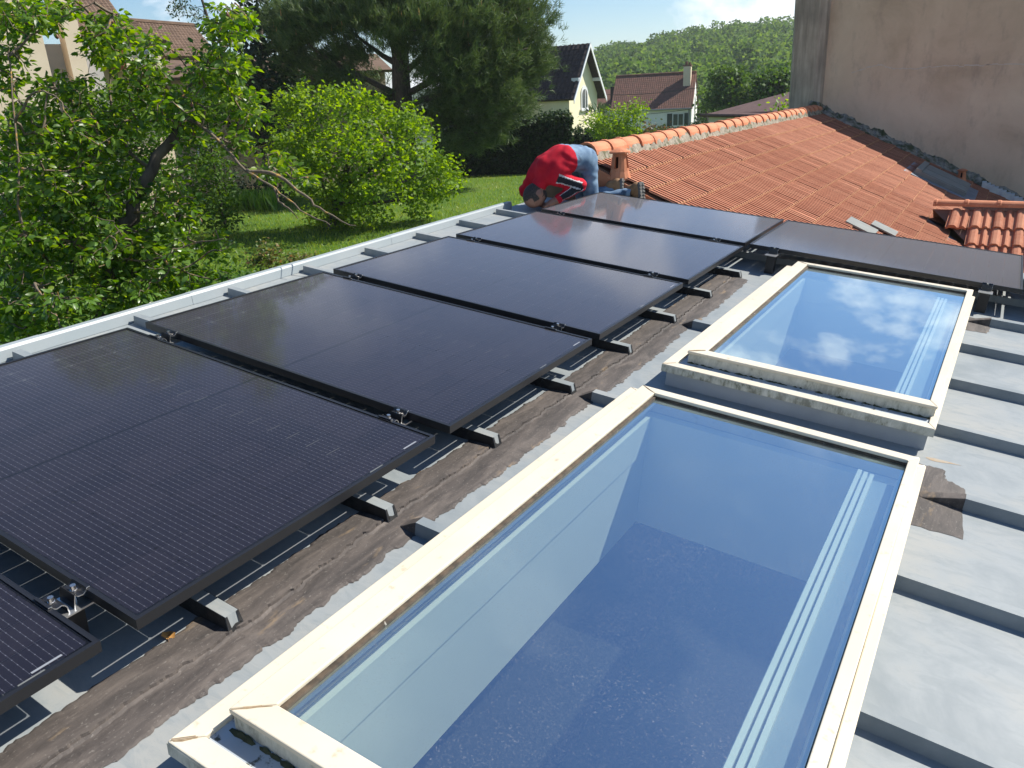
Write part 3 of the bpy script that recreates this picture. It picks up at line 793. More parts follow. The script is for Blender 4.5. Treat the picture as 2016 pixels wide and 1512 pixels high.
# verge end: plain plaster edge and mortar at the near end
mv = MB(); xa, xb = XR - 0.06, 1.3
mv.hexa([(xa - q[0], Y0R - .03 - q[1], -.95 - q[2]), (xb - q[0], Y0R - .03 - q[1], -.95 - q[2]), (xb - q[0], Y0R - .002 - q[1], -.95 - q[2]), (xa - q[0], Y0R - .002 - q[1], -.95 - q[2])],
        [(xa - q[0], Y0R - .03 - q[1], ztile(xa) - .03 - q[2]), (xb - q[0], Y0R - .03 - q[1], ztile(xb) - .03 - q[2]), (xb - q[0], Y0R - .002 - q[1], ztile(xb) - .03 - q[2]), (xa - q[0], Y0R - .002 - q[1], ztile(xa) - .03 - q[2])])
mv.build("verge", TERRA, troof)

# tile roof vents (small clay lanterns)
def lantern(label, x, y, s=1.0):
    t = thing("clay_vent", label, "roof vent", (x, y, ztile(x)), "clay roof vents")
    m = MB(); S = 14; H = 0.19 * s; r0, r1 = 0.088 * s, 0.066 * s
    m.tube([(0, 0, -0.05), (0, 0, 0.03)], [r0 * 1.25, r0 * 1.02], S)
    # slotted body: posts between openings
    ops = 4
    for k in range(ops):
        a0 = 2 * math.pi * (k + 0.16) / ops; a1 = 2 * math.pi * (k + 0.84) / ops
        seg = np.linspace(a0, a1, 4)
        for b0, b1 in zip(seg[:-1], seg[1:]):
            o_ = [(r0, b0), (r0, b1), (r0 * 0.8, b1), (r0 * 0.8, b0)]
            m.hexa([(r * math.cos(a), r * math.sin(a), 0.03) for r, a in o_], [(r * r1 / r0 * math.cos(a), r * r1 / r0 * math.sin(a), H) for r, a in o_])
    m.tube([(0, 0, H - 0.03 * s), (0, 0, H)], [r1 * 1.03, r1 * 1.02], S)
    m.tube([(0, 0, 0.025), (0, 0, 0.06)], [r0 * 1.0, r0 * 0.97], S)
    b = m.build("vent_body", TERRA, t)
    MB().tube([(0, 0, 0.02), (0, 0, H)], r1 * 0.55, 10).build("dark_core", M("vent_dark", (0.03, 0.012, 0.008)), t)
    c = MB(); c.tube([(0, 0, H), (0, 0, H + 0.014 * s), (0, 0, H + 0.03 * s), (0, 0, H + 0.045 * s)], [r1 * 1.5, r1 * 1.5, r1 * 1.0, r1 * 0.25], S); c.build("vent_cap", TERRA, t)
lantern("orange clay roof vent standing beside the kneeling man's boots", 0.05, 6.335, 1.05)
lantern("orange clay roof vent in the shade against the tall brown wall", 2.50, 16.60, 0.95)

# flat roof window let into the tiles, shutter closed
GREYM = M("grey_shutter", (0.16, 0.17, 0.155), (0.20, 0.21, 0.19), 6, 0.55)
LEADM = M("lead_flashing", (0.13, 0.15, 0.18), (0.18, 0.20, 0.23), 8, 0.6)
rw = thing("roof_window", "closed grey roof window in the shaded tiles near the tall wall", "roof window", (1.80, 14.35, ztile(1.80)))
def slope_box(m, x0, x1, y0, y1, h0, h1, mi=0, ox=1.80, oy=14.35):
    oz = ztile(ox); nx, nz = math.sin(TA), math.cos(TA)
    def pt(x, y, h): return (x - ox + nx * h, y - oy, ztile(x) - oz + nz * h)
    m.hexa([pt(x0, y0, h0), pt(x1, y0, h0), pt(x1, y1, h0), pt(x0, y1, h0)], [pt(x0, y0, h1), pt(x1, y0, h1), pt(x1, y1, h1), pt(x0, y1, h1)], mi); return m
slope_box(MB(), 1.70, 2.82, 14.42, 16.10, -0.02, 0.028).build("flashing", LEADM, rw)
slope_box(MB(), 1.84, 2.66, 14.60, 15.95, 0.0, 0.095).build("frame", GREYM, rw)
slope_box(MB(), 1.95, 2.63, 14.66, 15.20, 0.094, 0.106).build("shutter_leaf", GREYM, rw)
slope_box(MB(), 1.95, 2.63, 15.24, 15.90, 0.094, 0.106).build("shutter_leaf", GREYM, rw)
slope_box(MB(), 1.84, 1.93, 14.60, 15.95, 0.094, 0.125).build("hood", GREYM, rw)

# grey flashing scraps at the foot of the tiles
LEADM2 = M("dull_zinc_scrap", (0.13, 0.14, 0.135), (0.17, 0.18, 0.17), 6, .6)
fl = thing("flashing_scraps", "two bent grey zinc flashing scraps left on the orange tiles", "flashing", (1.85, 9.0, ztile(1.85)))
slope_box(MB(), 1.74, 2.05, 8.75, 9.10, 0.03, 0.05, ox=1.85, oy=9.0).build("sheet", LEADM2, fl)
slope_box(MB(), 1.95, 2.22, 9.16, 9.45, 0.045, 0.062, ox=1.85, oy=9.0).build("sheet", LEADM2, fl)

# small second roof with rounder tiles, ridge across the first
YD, ZD, XD = 11.30, -0.80, 2.50
dorm = thing("small_tiled_roof", "small orange roof of wavy tiles meeting the ribbed tile roof in a valley", "roof", (XD, YD, ZD))
SD = 0.55; TD = math.atan(SD)
def wavy_tile(w, l):
    yp = [0, .10, .16, .24, .40, .47, .55, .66, .72, .78, .86, .93, 1.0]
    zp = [0, 0, .030, .038, .038, .028, 0, 0, .018, .030, .026, .004, 0]
    n = len(yp); m = MB()
    for d, dz in ((0, 0), (l, 0.03), (l + 0.002, 0.0)):
        for a, b in zip(yp, zp): m.v.append((a * w, -d, b * (1 if dz or d == 0 else 0.5) + dz))
    for r in range(2):
        for k in range(n - 1):
            m.f.append((r * n + k, r * n + k + 1, (r + 1) * n + k + 1, (r + 1) * n + k)); m.m.append(0)
    return m.mesh("tile", TILE)
WT = wavy_tile(0.245, 0.40)
for r in range(5):
    d = 0.06 + 0.34 * r
    for k in range(12):
        x = 0.16 + 0.245 * k
        if x + 0.1 < d * math.cos(TD) * 0.75: continue
        o = link("tile", WT, dorm)
        o.matrix_local = Matrix.Translation((x, -d * math.cos(TD), -d * math.sin(TD) + 0.01 + rng.normal(0, .002))) @ Matrix.Rotation(TD + rng.normal(0, .006), 4, 'X') @ Matrix.Rotation(rng.normal(0, .01), 4, 'Z')
RID2 = barrel(0.075, 0.40, True)
for k in range(8):
    o = link("ridge_tile", RID2, dorm)
    o.location = (-0.05 + 0.37 * k, 0.0, 0.035); o.rotation_euler = (0, 0.008, -math.pi / 2)
dd = MB(); dd.add([(-0.05, 0.0, -0.02), (3.2, 0.0, -0.02), (3.2, -1.9, -1.9 * SD - 0.02), (1.45, -1.9, -1.9 * SD - 0.02), (3.2, 1.6, -0.9), (-0.05, 1.6, -0.9)], [(0, 3, 2, 1), (0, 1, 4, 5)])
dd.build("deck", DECK, dorm)
vl = MB()   # lead-lined valley
vx = [(2.26, 11.42), (2.50, 11.30), (3.55, 9.75), (3.2, 9.6)]
vl.add([(x - XD, y - YD, ztile(x) + 0.012 - ZD) for x, y in vx], [(0, 3, 2, 1)])
vl.build("valley_flashing", LEADM, dorm)

# ------------------------------------------------------------------ tall gable wall
def render_mat():
    m, nn, ll, bs = nodes_of("old_render")
    a = noise(nn, ll, 0.8, 8, 0.6, dist=0.5); col = ramp(nn, ll, a.outputs["Fac"], [(0.3, (0.46, 0.335, 0.235)), (0.5, (0.60, 0.445, 0.325)), (0.75, (0.70, 0.54, 0.40))]).outputs[0]
    b = noise(nn, ll, 2.6, 9, 0.72, stretch=(1.3, 1.3, 0.5)); fb = ramp(nn, ll, b.outputs["Fac"], [(0.52, (0, 0, 0)), (0.74, (0.55, 0.55, 0.55))])
    col = mixc(nn, ll, fb.outputs[0], col, (0.27, 0.205, 0.175))
    c = noise(nn, ll, 30.0, 5, 0.7); fc = ramp(nn, ll, c.outputs["Fac"], [(0.63, (0, 0, 0)), (0.70, (0.5, 0.5, 0.5))])
    col = mixc(nn, ll, fc.outputs[0], col, (0.13, 0.105, 0.09))
    ll.new(col, bs.inputs["Base Color"]); bs.inputs["Roughness"].default_value = 0.92; bs.inputs["Specular IOR Level"].default_value = 0.2
    bump(nn, ll, bs, c.outputs["Fac"], 0.35, 0.012)
    return m
RENDER = render_mat()
def pil_mat():
    m, nn, ll, bs = nodes_of("streaked_concrete")
    a = noise(nn, ll, 3.0, 8, 0.65, stretch=(4, 4, 0.35)); col = ramp(nn, ll, a.outputs["Fac"], [(0.3, (0.26, 0.205, 0.16)), (0.6, (0.48, 0.385, 0.305)), (0.75, (0.56, 0.46, 0.37))]).outputs[0]
    b = noise(nn, ll, 1.1, 6); fb = ramp(nn, ll, b.outputs["Fac"], [(0.45, (0, 0, 0)), (0.7, (0.6, 0.6, 0.6))])
    col = mixc(nn, ll, fb.outputs[0], col, (0.15, 0.125, 0.105))
    ll.new(col, bs.inputs["Base Color"]); bs.inputs["Roughness"].default_value = 0.92
    bump(nn, ll, bs, a.outputs["Fac"], 0.4, 0.01); return m
PILM = pil_mat()
tw = thing("tall_gable_wall", "tall windowless wall of stained pinkish-brown render above the orange tiles", "wall", (0, 17.2, GZ - 0.6))
bz = GZ - 0.6
m = MB()
prof_ = [(-0.30, -0.6), (12, -0.6), (12, 6.4), (8.0, 5.05), (3.5, 2.54), (0.6, 2.53), (-0.30, 2.55)]
lo_ = [(x, 0.0, (z - bz) if z > 0 else 0.0) for x, z in prof_]; hi_ = [(x, 0.6, (z - bz) if z > 0 else 0.0) for x, z in prof_]
n = len(lo_); m.add(lo_ + hi_, [tuple(range(n)), tuple(range(2 * n - 1, n - 1, -1))] + [(i, i + n, (i + 1) % n + n, (i + 1) % n) for i in range(n)])
m.build("wall_face", RENDER, tw)
m = MB(); S_ = 10
# pilaster, leaning a little as old walls do, front edge rounded where it dies into the wall
fr_ = []
for z, dx in ((0.0, 0.06), (2.55 - bz, 0.0)):
    fr_.append([(-0.965 + dx, -0.02, z), (-0.90 + dx, -0.20, z), (-0.42, -0.20, z), (-0.30, -0.13, z), (-0.255, 0.02, z), (-0.965 + dx, 0.6, z)])
m.hexa(fr_[0], fr_[1])
m.build("pilaster", PILM, tw)
# rough mortar fillet where tiles meet the wall, with moss
mm = MB(); n_ = 130
for i in range(n_ + 1):
    x = -0.45 + 4.6 * i / n_; z = ztile(x)
    h = 0.15 + 0.03 * math.sin(i * .37) + rng.normal(0, 0.012); w = 0.30 + 0.06 * math.sin(i * .61 + 1) + rng.normal(0, 0.015)
    yb = -0.215 if x < -0.27 else -0.003
    mm.v += [(x, yb, z + h - bz), (x, yb - w * .45, z + 0.09 + rng.normal(0, .015) - bz), (x, yb - w, z + 0.03 - bz)]
    if i:
        for j in range(2): mm.f.append((3 * i - 3 + j, 3 * i - 2 + j, 3 * i + 1 + j, 3 * i + j)); mm.m.append(0)
FILLET = M("mossy_mortar", (0.12, 0.11, 0.08), (0.30, 0.27, 0.23), 9, 0.95, 0.9, 30, c3=(0.055, 0.06, 0.025), scale3=6, lo3=0.48, hi3=0.6)
mm.build("mortar_fillet", FILLET, tw)
PALEP = M("pale_patch", (0.50, 0.50, 0.50), (0.58, 0.58, 0.57), 10, 0.9)
mp_ = MB()
for k in range(12):
    x = 2.85 + 0.07 * k; z = ztile(x)
    mp_.box(x, x + 0.072, -0.40 + 0.02 * math.sin(k * 2.1), -0.17 + 0.02 * math.sin(k * 1.3), z - 0.05 - bz, z + 0.115 + 0.008 * math.sin(k * 3) - bz)
mp_.build("pale_mortar", PALEP, tw)
ck = MB(); yc = -0.003; px_ = [(0.25, 1.02), (0.55, 1.10), (0.78, 1.14), (1.0, 1.05), (1.35, 1.03), (1.9, 1.05), (2.6, 1.02), (3.4, 1.0), (4.4, .98)]
for (xa, za), (xb, zb) in zip(px_[:-1], px_[1:]):
    for t0 in np.arange(0, 1, .12):
        t1 = t0 + .12; j = rng.normal(0, .006)
        A_, B_ = (xa + (xb - xa) * t0, za + (zb - za) * t0 + j), (xa + (xb - xa) * t1, za + (zb - za) * t1 + j); w = rng.uniform(.004, .012)
        ck.hexa([(A_[0], yc, A_[1] - w - bz), (B_[0], yc, B_[1] - w - bz), (B_[0], .01, B_[1] - w - bz), (A_[0], .01, A_[1] - w - bz)], [(A_[0], yc, A_[1] + w - bz), (B_[0], yc, B_[1] + w - bz), (B_[0], .01, B_[1] + w - bz), (A_[0], .01, A_[1] + w - bz)])
ck.build("filled_crack", M("crack_filler", (0.50, 0.42, 0.36), (0.58, 0.50, 0.44), 20, .95), tw)

# ------------------------------------------------------------------ the kneeling man
def surf_nets(f, lo, hi, h):
    """naive surface nets of an implicit function sampled on a grid"""
    n = np.ceil((np.array(hi) - np.array(lo)) / h).astype(int) + 1
    g = [lo[k] + h * np.arange(n[k]) for k in range(3)]
    X, Y, Z = np.meshgrid(*g, indexing='ij')
    D = f(X, Y, Z)
    s = D < 0
    c = np.zeros(tuple(n - 1), np.int32)
    for dx in (0, 1):
        for dy in (0, 1):
            for dz in (0, 1): c += s[dx:n[0] - 1 + dx, dy:n[1] - 1 + dy, dz:n[2] - 1 + dz]
    act = (c > 0) & (c < 8)
    idx = -np.ones(act.shape, np.int64); ii = np.argwhere(act); idx[act] = np.arange(len(ii))
    acc = np.zeros((len(ii), 3)); cnt = np.zeros(len(ii))
    cor = [np.array((a, b, d)) for a in (0, 1) for b in (0, 1) for d in (0, 1)]
    for a in cor:
        for ax in range(3):
            if a[ax]: continue
            b = a.copy(); b[ax] = 1
            pa, pb = ii + a, ii + b
            da, db = D[tuple(pa.T)], D[tuple(pb.T)]
            cr = (da < 0) != (db < 0)
            t = np.where(cr, da / np.where(cr, da - db, 1), 0)
            p = a + (b - a) * t[:, None]
            acc[cr] += p[cr]; cnt[cr] += 1
    V = (ii + acc / cnt[:, None]) * h + np.array(lo)
    F = []
    for ax in range(3):
        o1, o2 = [k for k in range(3) if k != ax]
        sl = [slice(None)] * 3; sr = [slice(None)] * 3
        sl[ax] = slice(0, n[ax] - 1); sr[ax] = slice(1, n[ax])
        a, b = s[tuple(sl)], s[tuple(sr)]
        e = np.argwhere(a != b)
        ok = (e[:, o1] > 0) & (e[:, o2] > 0) & (e[:, o1] < n[o1] - 1) & (e[:, o2] < n[o2] - 1); e = e[ok]
        sg = a[tuple(e.T)]
        def cell(d1, d2):
            q = e.copy(); q[:, o1] -= d1; q[:, o2] -= d2; return idx[tuple(q.T)]
        q = np.stack([cell(1, 1), cell(0, 1), cell(0, 0), cell(1, 0)], 1)
        flip = sg if ax != 1 else ~sg
        q[~flip] = q[~flip][:, ::-1]
        F.append(q)
    return V, np.concatenate(F)
def cap_sdf(p, a, b, ra, rb):
    a, b = np.array(a), np.array(b); ab = b - a
    t = np.clip(((p[0] - a[0]) * ab[0] + (p[1] - a[1]) * ab[1] + (p[2] - a[2]) * ab[2]) / (ab @ ab), 0, 1)
    return np.sqrt((p[0] - a[0] - t * ab[0]) ** 2 + (p[1] - a[1] - t * ab[1]) ** 2 + (p[2] - a[2] - t * ab[2]) ** 2) - (ra + (rb - ra) * t)
def smin(a, b, k):
    h = np.clip(0.5 + 0.5 * (b - a) / k, 0, 1); return b * (1 - h) + a * h - k * h * (1 - h)
# joints in roof-local (v, u, n)
HD = np.array([-0.470, 5.575, -0.045])
UPH = np.array([-0.10, -0.84, -0.53]); UPH /= np.linalg.norm(UPH)           # crown of the head
FWH = np.array([0.42, 0.45, -0.79]); FWH -= UPH * (FWH @ UPH); FWH /= np.linalg.norm(FWH)   # face
SDH = np.cross(UPH, FWH)
RED, JEAN, SKIN, HAIR, NAVY, PIPE = range(6)
PR = [ # a, b, ra, rb, blend, region
 ((-.19, 6.00, .285), (-.285, 5.80, .300), .114, .108, .04, JEAN),
 ((-.305, 6.07, .285), (-.385, 5.855, .300), .114, .108, .04, JEAN),
 ((-.165, 6.01, .245), (-.11, 6.05, -.085), .100, .066, .03, JEAN),
 ((-.11, 6.05, -.10), (.25, 6.155, .015), .062, .046, .02, JEAN),
 ((-.31, 6.09, .245), (-.25, 6.14, -.085), .100, .068, .03, JEAN),
 ((-.25, 6.14, -.10), (.03, 6.215, .005), .062, .046, .02, JEAN),
 ((-.280, 5.815, .285), (-.325, 5.72, .205), .112, .112, .03, RED),
 ((-.385, 5.865, .285), (-.490, 5.77, .205), .112, .112, .03, RED),
 ((-.335, 5.81, .290), (-.42, 5.70, .205), .112, .115, .04, RED),
 ((-.34, 5.70, .155), (-.53, 5.72, .145), .085, .085, .04, RED),
 ((-.42, 5.69, .16), (-.455, 5.63, .065), .080, .068, .03, RED),      # collar and hood
 ((-.35, 5.66, .14), (-.155, 5.865, .070), .076, .060, .03, RED),     # near upper arm
 ((-.155, 5.865, .065), (-.275, 5.70, -.055), .060, .043, .025, RED),  # near forearm
 ((-.54, 5.70, .12), (-.635, 5.69, -.03), .078, .060, .03, RED),
 ((-.635, 5.69, -.03), (-.50, 5.70, -.115), .058, .042, .025, RED),
 ((-.455, 5.64, .06), (-.465, 5.60, -.01), .058, .058, .02, SKIN),    # neck
 ((-.275, 5.70, -.055), (-.315, 5.655, -.090), .030, .034, .012, SKIN),
 ((-.315, 5.655, -.090), (-.345, 5.625, -.115), .032, .030, .012, SKIN),
 ((-.50, 5.70, -.115), (-.45, 5.70, -.135), .032, .030, .012, SKIN),
]
for hand, dr, sd in (((-.345, 5.622, -.118), (-.62, -.55, -.35), (0.55, -0.62, 0.25)), ((-.445, 5.70, -.137), (.85, .1, -.25), (0.1, -.9, .1))):
    hand, dr, sd = np.array(hand), np.array(dr), np.array(sd); dr = dr / np.linalg.norm(dr); sd = sd / np.linalg.norm(sd)
    for k, ln in enumerate((0.060, 0.070, 0.066, 0.052)):
        b0 = hand + sd * (k - 1.5) * 0.0185; b1 = b0 + dr * ln * .55; b2 = b1 + (dr * .75 + np.array([0, 0, -.55])) * ln * .45
        PR += [(b0, b1, .0105, .0095, .006, SKIN), (b1, b2, .0095, .008, .004, SKIN)]
    PR.append((hand - dr * .03 - sd * .022, hand + dr * .012 - sd * .055, .012, .0095, .008, SKIN))
def head_sdf(p):
    q = [p[k] - HD[k] for k in range(3)]
    dot = lambda w: q[0] * w[0] + q[1] * w[1] + q[2] * w[2]
    a, b, c = dot(UPH), dot(FWH), dot(SDH)
    k0 = np.sqrt((a / .124) ** 2 + ((b + .008) / .108) ** 2 + (c / .085) ** 2)
    d = (k0 - 1) * 0.085
    jaw = np.sqrt(((a + .065) / .062) ** 2 + ((b - .045) / .055) ** 2 + (c / .058) ** 2)
    d = smin(d, (jaw - 1) * .052, .03)
    nose = np.sqrt(((a + .02) / .03) ** 2 + ((b - .10) / .022) ** 2 + (c / .016) ** 2); d = smin(d, (nose - 1) * .016, .012)
    brow = np.sqrt(((a - .012) / .014) ** 2 + ((b - .088) / .014) ** 2 + (c / .045) ** 2); d = smin(d, (brow - 1) * .012, .012)
    for sg in (-1, 1):
        eye = np.sqrt(((a + .002) / .012) ** 2 + ((b - .094) / .012) ** 2 + ((c - sg * .031) / .014) ** 2); d = np.maximum(d, -(eye - 1) * .010)
        ear = np.sqrt(((a + .012) / .034) ** 2 + ((b + .008) / .018) ** 2 + ((c - sg * .084) / .012) ** 2); d = smin(d, (ear - 1) * .011, .008)
    return d
def wrinkle(p):
    a = p[0] * 0.8 + p[1] * 0.45 + p[2] * 0.3; b = p[2] - 0.5 * p[1]; c = p[0] - p[1]
    return 0.0042 * np.sin(46 * a + 5.5 * np.sin(11 * b)) * np.sin(17 * b + 2 * np.sin(13 * c)) + 0.0030 * np.sin(75 * b + 6 * np.sin(15 * a)) * np.sin(23 * c)
def body_sdf(X, Y, Z):
    p = (X, Y, Z); d = None; dc = None
    for a, b, ra, rb, k, reg in PR:
        e = cap_sdf(p, a, b, ra, rb)
        if reg in (RED, JEAN): e = e + wrinkle(p)
        d = e if d is None else smin(d, e, k)
    h = head_sdf(p)
    d = smin(d, h, 0.012)
    return np.maximum(d, -(Z - (N0 + 0.004)))
BV, BF = surf_nets(body_sdf, (-0.80, 5.36, -0.19), (0.26, 6.46, 0.48), 0.0085)
fc = BV[BF].mean(1); pp = (fc[:, 0], fc[:, 1], fc[:, 2])
best = np.full(len(fc), 9.0); reg = np.zeros(len(fc), int); own = np.zeros(len(fc), int)
for ki, (a, b, ra, rb, k, r_) in enumerate(PR):
    e = cap_sdf(pp, a, b, ra, rb); w = e < best; best[w] = e[w]; reg[w] = r_; own[w] = ki
# the jacket ends in one clean hem across the waist
hem = (fc - np.array([-.315, 5.855, .30])) @ np.array([-.38, -.88, -.22]); tor = np.isin(own, (0, 1, 6, 7, 8))
reg[tor & (hem > 0)] = RED; reg[tor & (hem <= 0)] = JEAN
hs = head_sdf(pp); w = hs < best - 0.004; reg[w] = SKIN
q_ = fc - HD; ha, hb, hc = q_ @ UPH, q_ @ FWH, q_ @ SDH
isH = hs < np.where(reg == SKIN, best + 0.01, -1)
hair = isH & (hb < 0.035 - 0.25 * np.maximum(ha, 0)) & (ha > -0.085) & ~((ha > 0.085) & (hb > -0.035)) & ~((np.abs(hc) > .078) & (ha < .03))
beard = isH & (ha < -0.045) & (hb > 0.02)
reg[hair | beard] = HAIR
# dark sleeve band with pale piping on the near arm
def arm_band(a, b):
    a, b = np.array(a), np.array(b); ab = b - a; t = ((fc - a) @ ab) / (ab @ ab)
    ax = ab / np.linalg.norm(ab); out = np.array([0.55, -0.75, -0.35]); out -= ax * (out @ ax); out /= np.linalg.norm(out); s2 = np.cross(ax, out)
    r_ = fc - a - np.outer(t, ab); ang = np.arctan2(r_ @ s2, r_ @ out); return t, ang, np.linalg.norm(r_, axis=1)
for (a, b, c0, hw, t0, t1) in (((-.35, 5.66, .14), (-.155, 5.865, .070), -0.35, 0.38, 0.12, 1.0), ((-.155, 5.865, .065), (-.275, 5.70, -.055), 0.30, 0.62, 0.0, 0.95)):
    t_, an, rr = arm_band(a, b)
    inb = (reg == RED) & (t_ > t0) & (t_ < t1) & (rr < 0.10)
    reg[inb & (np.abs(an - c0) < hw + 0.16)] = PIPE
    reg[inb & (np.abs(an - c0) < hw)] = NAVY
REDM = M("red_fleece", (0.42, 0.008, 0.022), (0.52, 0.014, 0.032), 14, 0.9, 0.3, 260, spec=0.2)
JEANM = M("faded_denim", (0.105, 0.165, 0.255), (0.20, 0.29, 0.39), 9, 0.9, 0.35, 300, c3=(0.06, 0.09, 0.14), scale3=7, lo3=0.58, hi3=0.66, spec=0.2)
SKINM = M("skin", (0.24, 0.115, 0.075), (0.30, 0.155, 0.105), 20, 0.55)
HAIRM = M("cropped_hair", (0.016, 0.012, 0.010), (0.06, 0.048, 0.040), 120, 0.8, 0.5, 400)
NAVYM = M("navy_band", (0.008, 0.010, 0.016), None, rough=0.85)
PIPEM = M("pale_piping", (0.45, 0.45, 0.47), None, rough=0.7)
man = thing("person", "person in red fleece and jeans kneeling with head bent to the roof edge", "person", (-0.3, 6.0, N0), roof=True)
bv = BV - np.array([-0.3, 6.0, N0])
link("body", np_mesh("body", bv, BF, [REDM, JEANM, SKINM, HAIRM, NAVYM, PIPEM], reg, smooth=True), man)
BOOTM = M("tan_boot_leather", (0.20, 0.105, 0.045), (0.28, 0.155, 0.07), 25, 0.75, 0.4, 150)
SOLEM = M("grey_rubber_sole", (0.10, 0.095, 0.09), (0.16, 0.155, 0.145), 20, 0.85)
def boot(ank, sn):
    """ank: ankle joint; the toes press on the roof and the sole faces back"""
    sn = np.array(sn); sn /= np.linalg.norm(sn)              # sole normal, out of the sole
    ln = np.array([0.16, -0.06, -1.0]); ln -= sn * (ln @ sn); ln /= np.linalg.norm(ln)   # heel to toe
    wd = np.cross(ln, sn)
    heel = np.array(ank) + sn * 0.045 - ln * 0.055
    c0 = np.array([-0.3, 6.0, N0])
    def sd(X, Y, Z):
        p = (X, Y, Z)
        A = heel - sn * 0.040; d = cap_sdf(p, A + ln * 0.03, A + ln * 0.235, .046, .036)
        d = smin(d, cap_sdf(p, np.array(ank) - sn * 0.06, A + ln * 0.06, .052, .046), .025)
        d = smin(d, cap_sdf(p, A + ln * 0.19 - sn * .002, A + ln * 0.245, .045, .034), .02)
        dq = (X - heel[0]) * sn[0] + (Y - heel[1]) * sn[1] + (Z - heel[2]) * sn[2]
        return np.maximum(np.maximum(d, dq), -(Z - (N0 + .003)))
    lo = heel + np.minimum(0, ln * .3) - 0.14; hi = heel + np.maximum(0, ln * .3) + 0.14
    V, F = surf_nets(sd, lo, hi, 0.008)
    o = link("boot", np_mesh("boot", V - c0, F, BOOTM, smooth=True), man)
    m = MB(); outl = [(-.012, .030), (.03, .036), (.10, .031), (.16, .038), (.215, .041), (.255, .031), (.272, .012)]
    ring = [(l, w) for l, w in outl] + [(l, -w) for l, w in reversed(outl)]
    bot = [heel + ln * l + wd * w - sn * .004 - c0 for l, w in ring]; top = [heel + ln * l + wd * w + sn * .018 - c0 for l, w in ring]
    m.hexa(bot, top)
    for l in np.arange(0.0, 0.26, 0.030):
        hw = float(np.interp(l, [o_[0] for o_ in outl], [o_[1] for o_ in outl])) + 0.002
        for s in (-1, 1):
            a = heel + ln * l + wd * s * 0.006; b = heel + ln * (l + .012) + wd * s * hw
            e1 = ln * .016
            m.hexa([a + sn * .017 - c0, b + sn * .017 - c0, b + e1 + sn * .017 - c0, a + e1 + sn * .017 - c0], [a + sn * .027 - c0, b + sn * .027 - c0, b + e1 + sn * .027 - c0, a + e1 + sn * .027 - c0])
    m.build("sole", SOLEM, o)
boot((0.295, 6.165, 0.045), (0.88, -0.20, 0.22))
boot((0.065, 6.225, 0.045), (0.92, 0.10, 0.14))
# ------------------------------------------------------------------ terrain
def C3(px, py, Z): return CAM + RW.T @ np.array([(px - 1008) / FPX * Z, (py - 756) / FPX * Z, Z])
HZ0 = 0.9358
def gz(x, y):
    r = np.hypot(np.asarray(x) - CAM[0], np.asarray(y) - CAM[1])
    t = np.clip((r - 46) / 30, 0, 1); t = t * t * (3 - 2 * t)
    return GZ - 3.6 * t
def grass_mat():
    m, nn, ll, bs = nodes_of("lawn")
    a = noise(nn, ll, 0.5, 6, 0.6); col = ramp(nn, ll, a.outputs["Fac"], [(0.35, (0.050, 0.105, 0.014)), (0.55, (0.085, 0.155, 0.022)), (0.7, (0.13, 0.17, 0.035))]).outputs[0]
    b = noise(nn, ll, 30.0, 5, 0.8); fb = ramp(nn, ll, b.outputs["Fac"], [(0.45, (0, 0, 0)), (0.7, (0.8, 0.8, 0.8))])
    col = mixc(nn, ll, fb.outputs[0], col, (0.035, 0.075, 0.010))
    ll.new(col, bs.inputs["Base Color"]); bs.inputs["Roughness"].default_value = 0.95; bs.inputs["Specular IOR Level"].default_value = 0.15
    bump(nn, ll, bs, b.outputs["Fac"], 0.4, 0.03); return m
LAWN = grass_mat()
rs = np.concatenate([np.linspace(1, 46, 24), np.linspace(49, 120, 24), np.geomspace(130, 1500, 16)])
az = np.linspace(-math.pi, math.pi, 73)
RR, AA = np.meshgrid(rs, az, indexing='ij')
GX, GY = CAM[0] + RR * np.sin(AA), CAM[1] + RR * np.cos(AA); GG = gz(GX, GY)
gv = np.stack([GX, GY, GG], -1).reshape(-1, 3); nA = len(az)
ii, jj = np.meshgrid(np.arange(len(rs) - 1), np.arange(nA - 1), indexing='ij'); a_ = (ii * nA + jj).ravel()
gf = np.stack([a_, a_ + nA, a_ + nA + 1, a_ + 1], 1)
# centre cap
gv = np.concatenate([gv, [[CAM[0], CAM[1], GZ]]]); cc_ = len(gv) - 1
gr = link("ground", np_mesh("ground", gv, gf, LAWN, smooth=True)); gr["kind"] = "structure"

